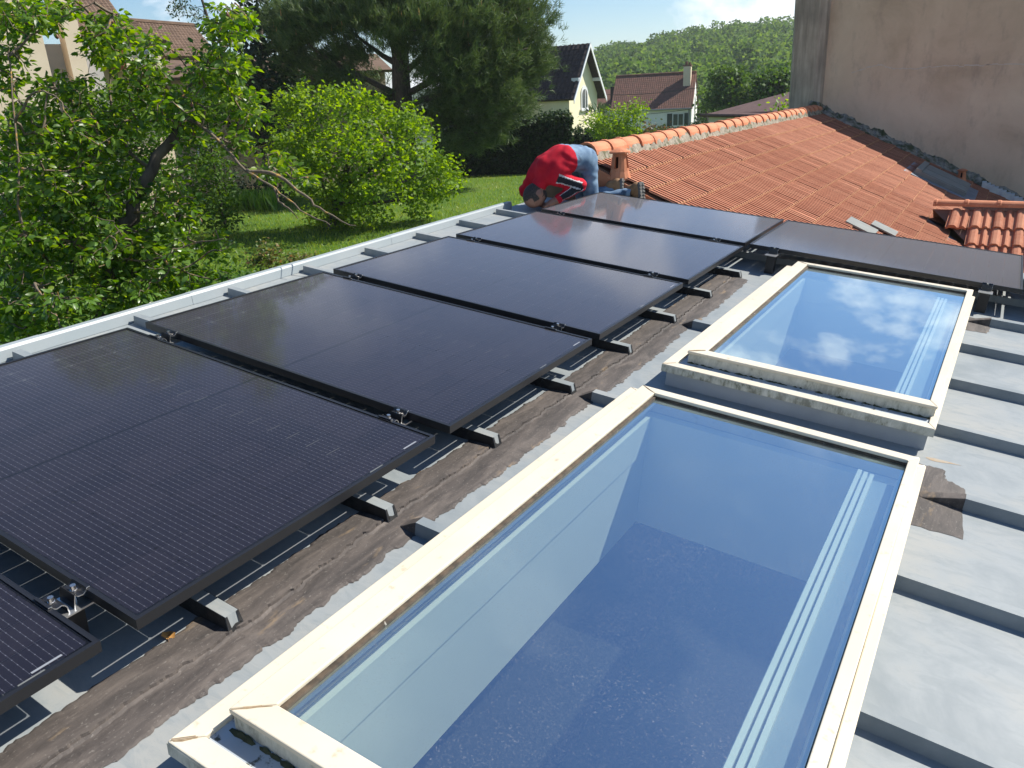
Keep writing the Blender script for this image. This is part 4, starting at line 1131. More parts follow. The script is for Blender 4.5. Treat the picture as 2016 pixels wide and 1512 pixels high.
# ------------------------------------------------------------------ foliage tools
def leaves(name, pos, size, mat_, parent, droop=0.5, tmpl='leaf', up=0.5, dirs=None, kind="stuff", aspect=1.0):
    N = len(pos)
    if tmpl == 'leaf':
        T = np.array([(0, 0, 0), (.30, -.23, .05), (.33, 0, 0), (.30, .23, .05), (.68, -.20, 0), (.70, 0, -.05), (.68, .20, 0), (1, 0, -.16)])
        F = np.array([(0, 1, 2), (0, 2, 3), (1, 4, 5), (1, 5, 2), (2, 5, 6), (2, 6, 3), (4, 7, 5), (5, 7, 6)])
    elif tmpl == 'quad':
        T = np.array([(0, 0, 0), (.45, -.30, .06), (.5, .0, 0), (.45, .30, .06), (1, 0, -.10)]); F = np.array([(0, 1, 2), (0, 2, 3), (1, 4, 2), (2, 4, 3)])
    elif tmpl == 'blade':
        T = np.array([(0, -.03, 0), (0, .03, 0), (.6, .022, .04), (.6, -.022, .04), (1, 0, .0)]); F = np.array([(0, 1, 2), (0, 2, 3), (3, 2, 4)])
    T = T * np.array([1, aspect, 1])
    if dirs is None:
        d = rng.normal(size=(N, 3)); d[:, 2] = d[:, 2] * 0.5 - droop
    else: d = dirs.copy()
    d /= np.linalg.norm(d, axis=1)[:, None]
    n = rng.normal(size=(N, 3)); n[:, 2] += up * 2
    s = np.cross(n, d); s /= np.linalg.norm(s, axis=1)[:, None]; n = np.cross(d, s)
    size = np.broadcast_to(size, (N,))
    V = pos[:, None, :] + size[:, None, None] * (T[None, :, 0, None] * d[:, None] + T[None, :, 1, None] * s[:, None] + T[None, :, 2, None] * n[:, None])
    FF = (F[None] + (np.arange(N) * len(T))[:, None, None]).reshape(-1, 3)
    o = link(name, np_mesh(name, V.reshape(-1, 3), FF, mat_), parent)
    if kind: o["kind"] = kind
    return o
def grow(skel, pts):
    """hang every point on the nearest wood already there; returns edges and pipe-model radii"""
    nodes = list(skel); par = [-1] * len(skel); S = np.array(skel)
    d0 = np.array([np.min(np.linalg.norm(S - p, axis=1)) for p in pts]); order = np.argsort(d0)
    A = np.zeros((len(skel) + len(pts), 3)); A[:len(skel)] = S; k = len(skel)
    for i in order:
        dd = np.linalg.norm(A[:k] - pts[i], axis=1); j = int(np.argmin(dd)); A[k] = pts[i]; par.append(j); k += 1
    w = np.ones(k)
    for i in range(k - 1, len(skel) - 1, -1): w[par[i]] += w[i] * 0.9
    return A, par, w, len(skel)
def twigs(name, skel, pts, mat_, parent, r0=0.0025, sides=4, rmax=0.05):
    A, par, w, ns = grow(skel, pts); idx = np.arange(ns, len(A)); a = A[[par[i] for i in idx]]; b = A[idx]
    rb = np.minimum(r0 * w[idx] ** 0.45, rmax); ra = np.minimum(np.maximum(rb, r0 * np.minimum(w[[par[i] for i in idx]], w[idx] * 1.6) ** 0.45), rmax)
    mid = (a + b) / 2 + rng.normal(size=a.shape) * np.linalg.norm(b - a, axis=1)[:, None] * 0.09
    t = b - a; t /= np.linalg.norm(t, axis=1)[:, None] + 1e-9
    u = np.cross(t, np.array([0.31, 0.2, 0.93])); u /= np.linalg.norm(u, axis=1)[:, None] + 1e-9; v = np.cross(t, u)
    V = []
    for c, r in ((a, ra), (mid, (ra + rb) / 2), (b, rb)):
        for k in range(sides):
            th = 2 * math.pi * k / sides; V.append(c + r[:, None] * (math.cos(th) * u + math.sin(th) * v))
    V = np.stack(V, 1); n = V.shape[1]; F = []
    for s_ in range(2):
        for k in range(sides):
            k2 = (k + 1) % sides; F.append((s_ * sides + k, s_ * sides + k2, (s_ + 1) * sides + k2, (s_ + 1) * sides + k))
    F = np.array(F)[None] + (np.arange(len(a)) * n)[:, None, None]
    o = link(name, np_mesh(name, V.reshape(-1, 3), F.reshape(-1, 4), mat_), parent); o["kind"] = "stuff"; return o
def rel(o, pts): return np.asarray(pts) - np.array(o.location)
def blob_pts(blobs, per, depth, conv, jit=1.0):
    """points through a set of ellipsoidal clumps given as (px, py, rx, ry, weight) seen at a real distance"""
    out = []
    for b in blobs:
        cx, cy, rx, ry, wgt = b[:5]; dz = b[5] if len(b) > 5 else 0.0
        n = int(math.pi * rx * ry / per * wgt)
        q = rng.normal(size=(n, 3)); q /= np.linalg.norm(q, axis=1)[:, None]; q *= (rng.random(n) ** 0.42)[:, None]
        base = depth + dz; scl = (rx + ry) / 2 / FPX * base
        for k in range(n): out.append(conv(cx + q[k, 0] * rx, cy + q[k, 1] * ry, base + q[k, 2] * scl * jit))
    return np.array(out)
def clumps(cent, per, sig, flat=.7):
    p = np.repeat(cent, per, 0); q = rng.normal(size=p.shape) * sig; q[:, 2] *= flat; return p + q
BARK = M("grey_bark", (0.045, 0.035, 0.027), (0.10, 0.08, 0.062), 18, 0.95, 0.8, 60, stretch=(1, 1, .3))
LICHEN = M("lichened_bark", (0.10, 0.078, 0.055), (0.16, 0.125, 0.085), 30, 0.95, 0.8, 60, c3=(0.38, 0.22, 0.05), scale3=26, lo3=0.56, hi3=0.66)
def tree(name, label, cat, base, group=None):
    return thing(name, label, cat, tuple(base), group)

# ------------------------------------------------------------------ pear tree beside the roof
PEARL = leafmat("pear_leaf", [(0.032, 0.082, 0.012), (0.060, 0.130, 0.017), (0.090, 0.170, 0.020), (0.15, 0.235, 0.026), (0.070, 0.14, 0.016), (0.22, 0.30, 0.035)], 0.52, 0.38, 0.5)
pb = C3(192, 800, 5.2); base = np.array([pb[0] - .15, pb[1] - .1, GZ])
pear = tree("pear_tree", "old pear tree with glossy drooping leaves and lichen-covered branches beside the roof coping", "tree", base)
def limb(pts, r0, r1, mat_=None, nm="limb", par=None, sides=7):
    pts = [np.array(p) for p in pts]; fine = []
    for i in range(len(pts) - 1):
        for t in np.linspace(0, 1, 5)[:-1]:
            p0, p1, p2, p3 = pts[max(i - 1, 0)], pts[i], pts[i + 1], pts[min(i + 2, len(pts) - 1)]
            fine.append(0.5 * ((2 * p1) + (p2 - p0) * t + (2 * p0 - 5 * p1 + 4 * p2 - p3) * t * t + (3 * p1 - p0 - 3 * p2 + p3) * t ** 3))
    fine.append(pts[-1]); n = len(fine)
    fine = [p + (rng.normal(0, 0.012, 3) * (.45 if r0 < .08 else 1) if 0 < k < n - 1 else 0) for k, p in enumerate(fine)]
    rr = [r0 + (r1 - r0) * k / (n - 1) for k in range(n)]
    MB().tube(rel(par, fine), rr, sides).build(nm, mat_ or BARK, par, smooth=True); return fine
T_ = limb([base, C3(192, 800, 5.2), C3(205, 600, 5.2), C3(222, 510, 5.2), C3(255, 420, 5.2), C3(300, 330, 5.2), C3(345, 252, 5.2)],   .085, .030, BARK, "trunk", pear, 9)
L_ = []
for spec in ([(345, 252, 5.2), (375, 236, 5.15), (425, 275, 5.05), (485, 335, 4.95), (540, 372, 4.9), (592, 413, 4.85), (650, 443, 4.8)],
             [(540, 372, 4.9), (548, 392, 4.88), (560, 405, 4.86), (586, 430, 4.84)], [(485, 335, 4.95), (545, 345, 4.95), (600, 385, 4.9), (640, 418, 4.9), (700, 444, 4.86)],
             [(240, 450, 5.25), (196, 345, 5.4), (190, 258, 5.45), (225, 222, 5.4), (285, 206, 5.3)], [(345, 252, 5.2), (350, 205, 5.3), (400, 140, 5.35), (440, 60, 5.3), (462, 5, 5.3)],
             [(300, 330, 5.2), (250, 290, 5.5), (215, 180, 5.6), (220, 60, 5.5), (222, 20, 5.5)], [(222, 510, 5.2), (120, 470, 5.0), (50, 460, 4.8), (36, 330, 4.8), (22, 150, 4.8), (18, 95, 4.8)],
             [(30, 240, 4.8), (60, 185, 4.7), (110, 190, 4.7), (140, 240, 4.7)], [(18, 110, 4.8), (60, 72, 4.9), (110, 38, 4.9), (185, 5, 4.9)],
             [(205, 600, 5.2), (130, 590, 4.9), (70, 560, 4.7), (110, 620, 4.6), (120, 650, 4.55)], [(222, 510, 5.2), (300, 510, 5.0), (380, 480, 4.9), (440, 470, 4.8)],
             [(255, 420, 5.2), (330, 420, 5.0), (370, 400, 5.0)], [(110, 470, 5.3), (118, 400, 5.5), (112, 335, 5.6)], [(35, 330, 4.8), (130, 335, 5.0), (195, 300, 5.1)]):
    L_.append(limb([C3(*p) for p in spec], .014 if len(spec) > 4 else .009, .003, LICHEN, "limb", pear, 6))
BL = [(45, 30, 95, 46, 1.3), (15, 130, 45, 60, .8), (212, 75, 52, 66, 1.3), (130, 172, 70, 36, 1.1), (120, 20, 60, 26, .8), (300, 100, 40, 40, .7), (55, 245, 85, 52, .95), (170, 255, 105, 55, 1.1), (285, 160, 60, 52, 1.05), (335, 215, 85, 42, 1.1),
      (450, 45, 52, 55, 1.15), (430, 130, 66, 60, 1.15), (478, 205, 45, 48, 1.0), (80, 350, 115, 75, 1.15), (205, 360, 85, 65, 1.0), (390, 262, 60, 24, .5), (470, 270, 45, 32, .8), (535, 320, 46, 32, .85), (585, 345, 32, 24, .8),
      (345, 405, 58, 66, 1.0), (60, 470, 105, 78, 1.15), (190, 480, 105, 75, 1.1), (300, 500, 85, 60, 1.05), (430, 482, 38, 32, .8), (95, 585, 140, 70, 1.2), (255, 575, 90, 48, 1.1), (375, 548, 70, 34, 1.0), (25, 645, 60, 42, 1.0), (350, 335, 42, 30, .3)]
sp_ = blob_pts(BL, 175.0, 5.25, C3, 2.2)
sk = [p for L in [T_] + L_ for p in L]
twigs("branches", rel(pear, sk), rel(pear, sp_), LICHEN, pear, 0.0022, 4, 0.018)
lp = np.repeat(sp_, 10, 0); N = len(lp)
ld = rng.normal(size=(N, 3)); ld[:, 2] = ld[:, 2] * .45 - 0.35; ld /= np.linalg.norm(ld, axis=1)[:, None]
lp = lp + ld * rng.uniform(.015, .05, N)[:, None]; lsz = rng.uniform(.036, .066, N)
near_ = np.argsort(np.linalg.norm(lp - CAM, axis=1) - 0.0 * lsz)
pick = near_[:300]; keep = np.setdiff1d(np.arange(N), pick)
leaves("crown", rel(pear, lp[keep]), lsz[keep], PEARL, pear, dirs=ld[keep], up=.45)
LT = np.array([(0, 0, 0), (.30, -.23, .05), (.33, 0, 0), (.30, .23, .05), (.68, -.20, 0), (.70, 0, -.05), (.68, .20, 0), (1, 0, -.16)])
LFM = np_mesh("leaf", LT, np.array([(0, 1, 2), (0, 2, 3), (1, 4, 5), (1, 5, 2), (2, 5, 6), (2, 6, 3), (4, 7, 5), (5, 7, 6)]),
              leafmat("pear_leaf_near", [(0.075, 0.155, 0.019), (0.085, 0.165, 0.02)], 0.30, 0.34, 0.5))
for k in pick:
    d = Vector(ld[k]); n = Vector(rng.normal(size=3)); n.z += 0.9; s = n.cross(d).normalized(); n = d.cross(s)
    o = link("leaf", LFM, pear); z_ = lsz[k]; p = rel(pear, lp[k])
    o.matrix_local = Matrix(((d.x * z_, s.x * z_, n.x * z_, p[0]), (d.y * z_, s.y * z_, n.y * z_, p[1]), (d.z * z_, s.z * z_, n.z * z_, p[2]), (0, 0, 0, 1)))
# small unripe pears
PFR = M("young_pear", (0.16, 0.06, 0.045), (0.20, 0.10, 0.05), 30, 0.5)
fm = MB(); fm.tube([(0, 0, 0), (0, 0, -.006), (0, 0, -.018), (0, 0, -.028), (0, 0, -.032)], [.002, .006, .0105, .009, .003], 8); FRM = fm.mesh("fruit", PFR, True)
for k in rng.choice(len(sp_), 46, False):
    o = link("fruit", FRM, pear); o.location = tuple(rel(pear, sp_[k]) + np.array([0, 0, -.02]))

# ------------------------------------------------------------------ round leafy tree on the lawn
BUSHL = leafmat("fresh_leaf", [(0.070, 0.140, 0.012), (0.120, 0.205, 0.016), (0.16, 0.26, 0.020), (0.095, 0.175, 0.014), (0.21, 0.30, 0.03)], 0.52, 0.5, 0.3)
bb = PZ(650, 452, GZ); DB = float(np.hypot(*(bb - CAM)[:2]))
def PD(px, py, d): return P(px, py, d)
bush = tree("leafy_tree", "round bright green leafy tree standing on the lawn in front of the pine", "tree", bb)
BB = [(590, 205, 45, 40, .9, .6), (565, 225, 38, 30, .8, 1.0), (660, 205, 62, 40, 1.0), (745, 225, 62, 42, 1.0), (812, 250, 52, 40, 1.0), (600, 285, 62, 55, 1.0), (690, 290, 90, 60, 1.0, -1.0), (790, 310, 80, 55, 1.0, -.6),
      (855, 340, 46, 40, 1.0), (880, 368, 34, 26, .9), (640, 365, 75, 55, .9), (740, 380, 90, 50, .9, -.8), (825, 395, 52, 32, .9), (700, 440, 66, 38, .9), (650, 430, 48, 45, .8, .5), (700, 478, 24, 14, .8), (560, 300, 30, 60, .5, 1.5)]
bp = clumps(blob_pts(BB, 330.0, DB, PD, 1.7), 42, .17, .8)
sub = blob_pts([b for b in BB if b[4] > .6], 900.0, DB, PD, 1.2)
tr_ = limb([bb, P(655, 440, DB), P(668, 380, DB), P(690, 310, DB - .3), P(700, 250, DB - .2)], .16, .05, BARK, "trunk", bush, 8)
l2 = [limb([P(660, 410, DB), P(620, 330, DB + .3), P(600, 260, DB + .4), P(592, 200, DB + .5)], .08, .02, BARK, "limb", bush, 6), limb([P(675, 370, DB), P(745, 320, DB - .4), P(800, 270, DB), P(815, 240, DB)], .08, .02, BARK, "limb", bush, 6),
      limb([P(665, 400, DB), P(740, 400, DB - .6), P(820, 385, DB - .3), P(870, 365, DB)], .07, .015, BARK, "limb", bush, 6)]
twigs("branches", rel(bush, tr_ + sum(l2, [])), rel(bush, sub), BARK, bush, 0.006, 4, .04)
leaves("crown", rel(bush, bp), rng.uniform(.09, .16, len(bp)), BUSHL, bush, droop=.1, up=.5, tmpl='quad', aspect=1.2)

# ------------------------------------------------------------------ big pine behind
PINEL = leafmat("pine_needles", [(0.045, 0.080, 0.026), (0.062, 0.105, 0.032), (0.085, 0.13, 0.038), (0.11, 0.15, 0.046)], 0.2, 0.55, 0.3)
CANDLE = M("pine_candle", (0.34, 0.17, 0.06), (0.40, 0.22, 0.09), 3, 0.8)
DPN = 33.0
pbase = P(795, 300, DPN); pbase[2] = float(gz(pbase[0], pbase[1]))
pine = tree("pine_tree", "huge dark pine with long needles and orange shoot tips spreading behind the lawn", "tree", pbase)
PB = [(600, 40, 62, 62, 1.0, 1.2), (590, 120, 40, 50, .7, 2.0), (690, 30, 78, 55, 1.1), (690, 105, 52, 34, .8, 1.2), (775, 40, 66, 58, 1.0, -1.0), (850, 50, 72, 70, 1.15, -1.6), (935, 40, 78, 64, 1.15, -1.0), (1020, 40, 62, 56, 1.0), (1052, 92, 38, 48, 1.0), (985, 115, 74, 52, 1.1, -.8),
      (890, 130, 80, 48, 1.1, -1.6), (940, 185, 78, 48, 1.1, -1.2), (1015, 165, 48, 46, 1.0), (875, 205, 56, 36, .8, -.6), (985, 228, 44, 36, 1.0), (945, 262, 44, 32, 1.0, -.8), (905, 282, 30, 22, .9, -1), (640, 165, 46, 26, .4, 2), (560, 60, 30, 50, .5, 2), (760, -40, 160, 40, 1.0), (950, -40, 120, 40, 1.0), (690, 160, 60, 26, .7, 1.0), (745, 200, 50, 24, .6, .6), (850, 235, 50, 26, .8, -.4), (640, 140, 50, 30, .7, 1.5)]
pt = clumps(blob_pts(PB, 250.0, DPN, PD, 1.3), 18, .30, .6)
psub = blob_pts(PB, 900.0, DPN, PD, 1.0)
trk = limb([pbase, P(795, 250, DPN), P(790, 150, DPN), P(785, 60, DPN), P(785, -60, DPN)], .48, .25, BARK, "trunk", pine, 10)
pl = []
for spec in ([(792, 190), (840, 165), (900, 140), (960, 120), (1040, 95)], [(793, 215), (860, 190), (930, 200), (985, 225)], [(795, 235), (850, 220), (900, 250), (940, 262)], [(790, 150), (830, 110), (860, 60)], [(788, 130), (740, 100), (690, 60)], [(790, 190), (730, 160), (650, 120), (600, 80)],
             [(786, 70), (850, 40), (930, 20), (1010, 25)], [(793, 200), (740, 185), (690, 175), (630, 165)], [(786, 60), (720, 30), (620, 10)]):
    pl.append(limb([P(x, y, DPN - .5 * k * (1 if spec[-1][0] > 790 else -.6)) for k, (x, y) in enumerate(spec)], .15, .03, BARK, "limb", pine, 6))
twigs("branches", rel(pine, trk + sum(pl, [])), rel(pine, psub), BARK, pine, 0.010, 4, .08)
cen = np.array(P(790, 150, DPN)); K = 15
od = pt - cen; od /= np.linalg.norm(od, axis=1)[:, None]; od = od * .8 + np.array([0, 0, .55])
npos = np.repeat(pt, K, 0); nd = np.repeat(od, K, 0) + rng.normal(size=(len(npos), 3)) * .62
npos = npos + rng.normal(size=npos.shape) * .05
leaves("crown", rel(pine, npos), rng.uniform(.18, .34, len(npos)), PINEL, pine, dirs=nd, tmpl='blade', aspect=1.25)
topc = pt[(pt[:, 2] > np.percentile(pt[:, 2], 35))]; topc = topc[rng.choice(len(topc), 420, False)]; cdir = np.tile([[0, 0, 1.0]], (len(topc), 1)) + rng.normal(size=(len(topc), 3)) * .15
leaves("candles", rel(pine, topc + np.array([0, 0, .10])), .24, CANDLE, pine, dirs=cdir, tmpl='blade', aspect=2.0)

# dark evergreen behind the pear tree
DARKL = leafmat("dark_evergreen_leaf", [(0.010, 0.024, 0.010), (0.016, 0.036, 0.014), (0.026, 0.048, 0.018)], 0.1, 0.6, 0.25)
DD = 37.0; db = P(515, 250, DD); db[2] = float(gz(db[0], db[1]))
dark = tree("dark_evergreen", "near-black evergreen tree filling the gap between pear tree and pine", "tree", db)
DBL = [(515, 40, 66, 90, 1.0), (505, 140, 60, 90, 1.0), (520, 230, 58, 70, 1.0), (560, 150, 45, 110, .8), (510, -30, 50, 40, 1.0), (450, 190, 30, 60, .6), (590, 230, 46, 60, .7)]
dp = blob_pts(DBL, 26.0, DD, PD, 1.5); dts = blob_pts(DBL, 1500.0, DD, PD, 1.0)
dt = limb([db, P(515, 150, DD), P(512, 20, DD)], .3, .08, BARK, "trunk", dark, 8)
twigs("branches", rel(dark, dt), rel(dark, dts), BARK, dark, .01, 4, .06)
leaves("crown", rel(dark, dp), rng.uniform(.22, .42, len(dp)), DARKL, dark, droop=.4, tmpl='quad')
# birch sprays hanging at the top edge
bi = P(430, 10, 40.0); bz_ = np.array([bi[0] + .3, bi[1], float(gz(bi[0], bi[1]))])
birch = tree("birch_tree", "thin birch with small hanging leaves against the sky beside the brown roof", "tree", bz_)
bl_ = [(350, 12, 24, 28, 1.0), (365, -20, 40, 24, 1.0), (382, 30, 16, 26, .8), (400, 60, 14, 40, .8)]
bip = blob_pts(bl_, 9.0, 40.0, PD, 1.5); bt = limb([bz_, P(430, 200, 40), P(420, 80, 40), P(385, -40, 40)], .16, .04, BARK, "trunk", birch, 7)
twigs("branches", rel(birch, bt), rel(birch, bip[::3]), BARK, birch, .003, 4, .02)
leaves("crown", rel(birch, bip), rng.uniform(.08, .14, len(bip)), leafmat("birch_leaf", [(0.03, 0.06, 0.015), (0.06, 0.10, 0.03)], .3), birch, droop=.8, tmpl='quad')

# ------------------------------------------------------------------ hedges, border plants, shrubs
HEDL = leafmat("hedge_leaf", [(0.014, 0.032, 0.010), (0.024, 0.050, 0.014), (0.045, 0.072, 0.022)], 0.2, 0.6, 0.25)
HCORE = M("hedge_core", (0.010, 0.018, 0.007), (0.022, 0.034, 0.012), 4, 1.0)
def hedge(label, pa, pb_, h, depth, n, leaf=0.16, dry=0.0):
    pa, pb_ = np.array(pa), np.array(pb_); pa[2] = float(gz(*pa[:2])); pb_[2] = float(gz(*pb_[:2]))
    t = tree("hedge", label, "hedge", pa)
    d = pb_ - pa; d[2] = 0; L = np.linalg.norm(d); d /= L; nrm = np.array([d[1], -d[0], 0])
    if nrm @ (CAM - pa) < 0: nrm = -nrm
    c = [pa + nrm * 0 - pa, pb_ - pa, pb_ - nrm * depth - pa, pa - nrm * depth - pa]
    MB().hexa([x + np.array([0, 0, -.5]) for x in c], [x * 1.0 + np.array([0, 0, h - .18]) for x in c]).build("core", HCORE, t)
    s = rng.random(n); zz = rng.random(n) ** 0.8; top = rng.random(n) < 0.35
    hh = h + .16 * np.sin(s * L * .9) + .12 * np.sin(s * L * 2.3 + 1)
    pos = pa + np.outer(s * L, d) + np.outer(np.where(top, -rng.random(n) * depth, rng.normal(0.03, .10, n)), nrm); pos[:, 2] = pa[2] + (pb_[2] - pa[2]) * s + np.where(top, hh + rng.normal(-.05, .12, n), zz * hh)
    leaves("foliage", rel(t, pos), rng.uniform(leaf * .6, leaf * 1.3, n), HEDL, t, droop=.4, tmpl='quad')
    return t
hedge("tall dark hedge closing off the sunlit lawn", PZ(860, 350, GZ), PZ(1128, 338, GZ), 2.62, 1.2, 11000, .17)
h2a, h2b = P(1128, 300, 46), P(1420, 240, 50)
hedge("lower dark hedge under the white house behind the tile ridge", h2a, h2b, 1.42, 1.2, 6000, .18)
def shrub(name, label, blobs, dist, leafs, matl, per, tmpl='quad', droop=.2, group=None):
    c = P(blobs[0][0], blobs[0][1], dist); b = np.array([c[0], c[1], float(gz(c[0], c[1]))])
    t = tree(name, label, "shrub", b, group); pts = clumps(blob_pts(blobs, per * 14, dist, PD, 1.3), 14, leafs * 1.3); sub_ = blob_pts(blobs, per * 40, dist, PD, 1.0)
    st = limb([b, b * .4 + np.array(c) * .6, np.array(c)], .05, .02, BARK, "stem", t, 6)
    if len(sub_): twigs("branches", rel(t, st), rel(t, sub_), BARK, t, .004, 4, .03)
    leaves("foliage", rel(t, pts), rng.uniform(leafs * .7, leafs * 1.3, len(pts)), matl, t, droop=droop, tmpl=tmpl); return t
shrub("garden_shrub", "bright rounded shrub below the arched window, rising above the tile ridge", [(1215, 235, 55, 30, 1.0), (1245, 220, 35, 22, 1.0), (1195, 250, 50, 30, 1.0), (1230, 262, 60, 22, 1.0)], 44.0, .16, BUSHL, 5.0)
shrub("red_tipped_shrub", "shrub with reddish leaf tips below the white house shutters", [(1290, 258, 30, 18, 1.0), (1310, 264, 22, 14, 1.0), (1275, 250, 20, 16, 1.0)], 43.0, .14, leafmat("red_tip_leaf", [(0.035, 0.06, 0.015), (0.09, 0.08, 0.03), (0.16, 0.07, 0.03), (0.05, 0.08, 0.02)], .3), 10.0)
FLB = leafmat("blossom_leaf", [(0.03, 0.06, 0.015), (0.05, 0.09, 0.02), (0.42, 0.40, 0.34), (0.04, 0.07, 0.018), (0.03, 0.06, 0.012)], .3)
shrub("flowering_shrub", "shrub with pale blossom in the border behind the pear tree", [(420, 335, 48, 38, 1.0), (455, 352, 40, 30, 1.0), (385, 330, 30, 30, .8), (410, 372, 50, 24, 1.0)], 31.0, .10, FLB, 12.0)
shrub("border_shrub", "dark border shrub in the shade beside the round leafy tree", [(520, 375, 36, 32, 1.0), (480, 372, 30, 22, .8), (560, 385, 34, 36, 1.0), (450, 385, 26, 20, .8)], 33.0, .14, DARKL, 10.0)
ROSE = leafmat("rose_leaf", [(0.05, 0.10, 0.02), (0.10, 0.15, 0.035), (0.16, 0.17, 0.04), (0.20, 0.11, 0.05)], .35)
shrub("rose_bush", "small yellow-green rose bush below the coping nearer the pear tree", [(528, 498, 24, 18, 1.0), (505, 515, 22, 16, .9), (545, 512, 14, 14, .7)], 10.0, .05, ROSE, 4.0, group="rose bushes below the coping")
shrub("rose_bush", "small yellow-green rose bush below the coping farther from the pear tree", [(598, 508, 22, 10, 1.0), (572, 512, 16, 9, .9), (620, 506, 12, 7, .7)], 10.5, .05, ROSE, 4.0, group="rose bushes below the coping")
shrub("low_shrub", "dense low shrub under the pear branches beside the roof coping", [(450, 545, 60, 22, 1.0), (400, 560, 60, 28, 1.0), (340, 590, 60, 30, 1.0)], 8.5, .05, leafmat("low_leaf", [(0.03, 0.08, 0.014), (0.05, 0.11, 0.02), (0.08, 0.14, 0.03)], .35), 14.0)
# iris leaves in the border
ir = PZ(490, 415, GZ); irs = thing("iris_clump", "clump of bright upright sword leaves in the sunny border", "plant", tuple(ir))
n = 700; bx = [PZ(425 + 120 * rng.random(), 404 + 12 * rng.random(), GZ) for _ in range(n)]
dd_ = rng.normal(size=(n, 3)) * .28; dd_[:, 2] = 1
leaves("sword_leaves", rel(irs, bx), rng.uniform(.45, .85, n), leafmat("iris_leaf", [(0.06, 0.16, 0.02), (0.10, 0.22, 0.03), (0.14, 0.25, 0.05)], .4), irs, dirs=dd_, tmpl='blade', aspect=2.0)
# grass blades over the visible lawn
n = 42000
gx = rng.uniform(380, 1035, n); gy = 346 + (545 - 346) * rng.random(n) ** 1.3
gp = np.array([PZ(a, b, GZ) for a, b in zip(gx, gy)]); gd = rng.normal(size=(n, 3)) * .45; gd[:, 2] = 1
o = leaves("grass", gp, rng.uniform(.05, .12, n), leafmat("grass_blade", [(0.095, 0.175, 0.014), (0.14, 0.225, 0.020), (0.18, 0.26, 0.03), (0.22, 0.24, 0.05)], .4), None, dirs=gd, tmpl='blade', aspect=2.5)
tag(o, "short sunlit and shaded lawn grass between hedge and roof", "grass", kind="stuff")

# green mass of garden shrubs and trees behind the pear tree
BACKL = leafmat("garden_leaf", [(0.035, 0.08, 0.012), (0.055, 0.115, 0.016), (0.085, 0.155, 0.02), (0.045, 0.095, 0.014)], .4, .55, .25)
for lab, bl, dd__ in (("tall garden shrub hiding the cream house's foot, left of its grey side wall", [(60, 260, 85, 62, 1.0), (30, 350, 90, 80, 1.0), (110, 400, 80, 80, 1.0)], 17.0),
                      ("tall garden shrub hiding the cream house's foot, below the dormer window", [(200, 235, 90, 72, 1.0), (280, 250, 70, 66, 1.0), (200, 340, 90, 80, 1.0), (300, 340, 60, 60, 1.0)], 18.5),
                      ("garden shrub at the pear trunk's foot against the lawn", [(290, 440, 70, 60, 1.0), (180, 460, 90, 70, 1.0), (60, 500, 90, 80, 1.0)], 14.0),
                      ("leafy shrub between the dormer house and the dark evergreen", [(400, 200, 62, 60, 1.0), (440, 160, 40, 60, 1.0), (380, 255, 50, 36, .8), (400, 310, 60, 50, 1.0), (415, 375, 60, 45, 1.0), (360, 400, 60, 40, 1.0), (420, 425, 55, 26, 1.0)], 24.0)):
    shrub("garden_shrub", lab, bl, dd__, .075 * dd__ / 14, BACKL, 9.0, group="shrubs behind the pear tree")

# ------------------------------------------------------------------ houses
def roofmat(name, c1, c2, sc=60, scz=5.0, c3=(0.05, 0.035, 0.03)):
    m, nn, ll, bs = nodes_of(name)
    a = noise(nn, ll, 3.0, 6); col = ramp(nn, ll, a.outputs["Fac"], [(.3, c1), (.7, c2)]).outputs[0]
    b = noise(nn, ll, 14.0, 5, .7); fb = ramp(nn, ll, b.outputs["Fac"], [(.5, (0, 0, 0)), (.75, (.6, .6, .6))]); col = mixc(nn, ll, fb.outputs[0], col, c3)
    ll.new(col, bs.inputs["Base Color"]); bs.inputs["Roughness"].default_value = .9; bs.inputs["Specular IOR Level"].default_value = .2
    bump(nn, ll, bs, b.outputs["Fac"], .5, .03); return m
BROWNT = roofmat("brown_flat_tiles", (0.12, 0.08, 0.056), (0.18, 0.12, 0.085))
DARKT = roofmat("dark_brown_tiles", (0.035, 0.026, 0.025), (0.06, 0.045, 0.042), c3=(0.16, 0.13, 0.12))
OLDRED = roofmat("old_red_tiles", (0.13, 0.075, 0.058), (0.21, 0.105, 0.078), c3=(0.10, 0.095, 0.07))
YELW = M("pale_yellow_render", (0.70, 0.62, 0.42), (0.74, 0.67, 0.47), 1.5, 0.9, 0.15, 30)
WHITR = M("white_render", (0.70, 0.70, 0.68), (0.76, 0.75, 0.73), 1.2, 0.9, 0.15, 30)
GREYTRIM = M("grey_white_trim", (0.62, 0.63, 0.64), None, rough=.6)
PANE = M("window_pane", (0.05, 0.06, 0.07), None, rough=.08, spec=.8)
GREENSH = M("dark_green_shutter", (0.02, 0.04, 0.03), None, rough=.6)
CREAMW = M("cream_render", (0.62, 0.50, 0.36), (0.68, 0.56, 0.42), 1.2, .9, .15, 30)
STONE = M("rubble_stone", (0.30, 0.22, 0.15), (0.50, 0.40, 0.28), 5.0, .95, .9, 9, c3=(0.16, 0.11, 0.08), scale3=8, lo3=.55, hi3=.62, bdist=.05)
class Frame:
    """axes on the ground: s along the front, t away from the viewer"""
    def __init__(self, o, sdir): self.o = np.array(o, float); self.s = np.array([math.cos(sdir), math.sin(sdir), 0]); self.t = np.array([-math.sin(sdir), math.cos(sdir), 0])
    def __call__(self, a, b, z): return self.s * a + self.t * b + np.array([0, 0, z])     # relative to origin
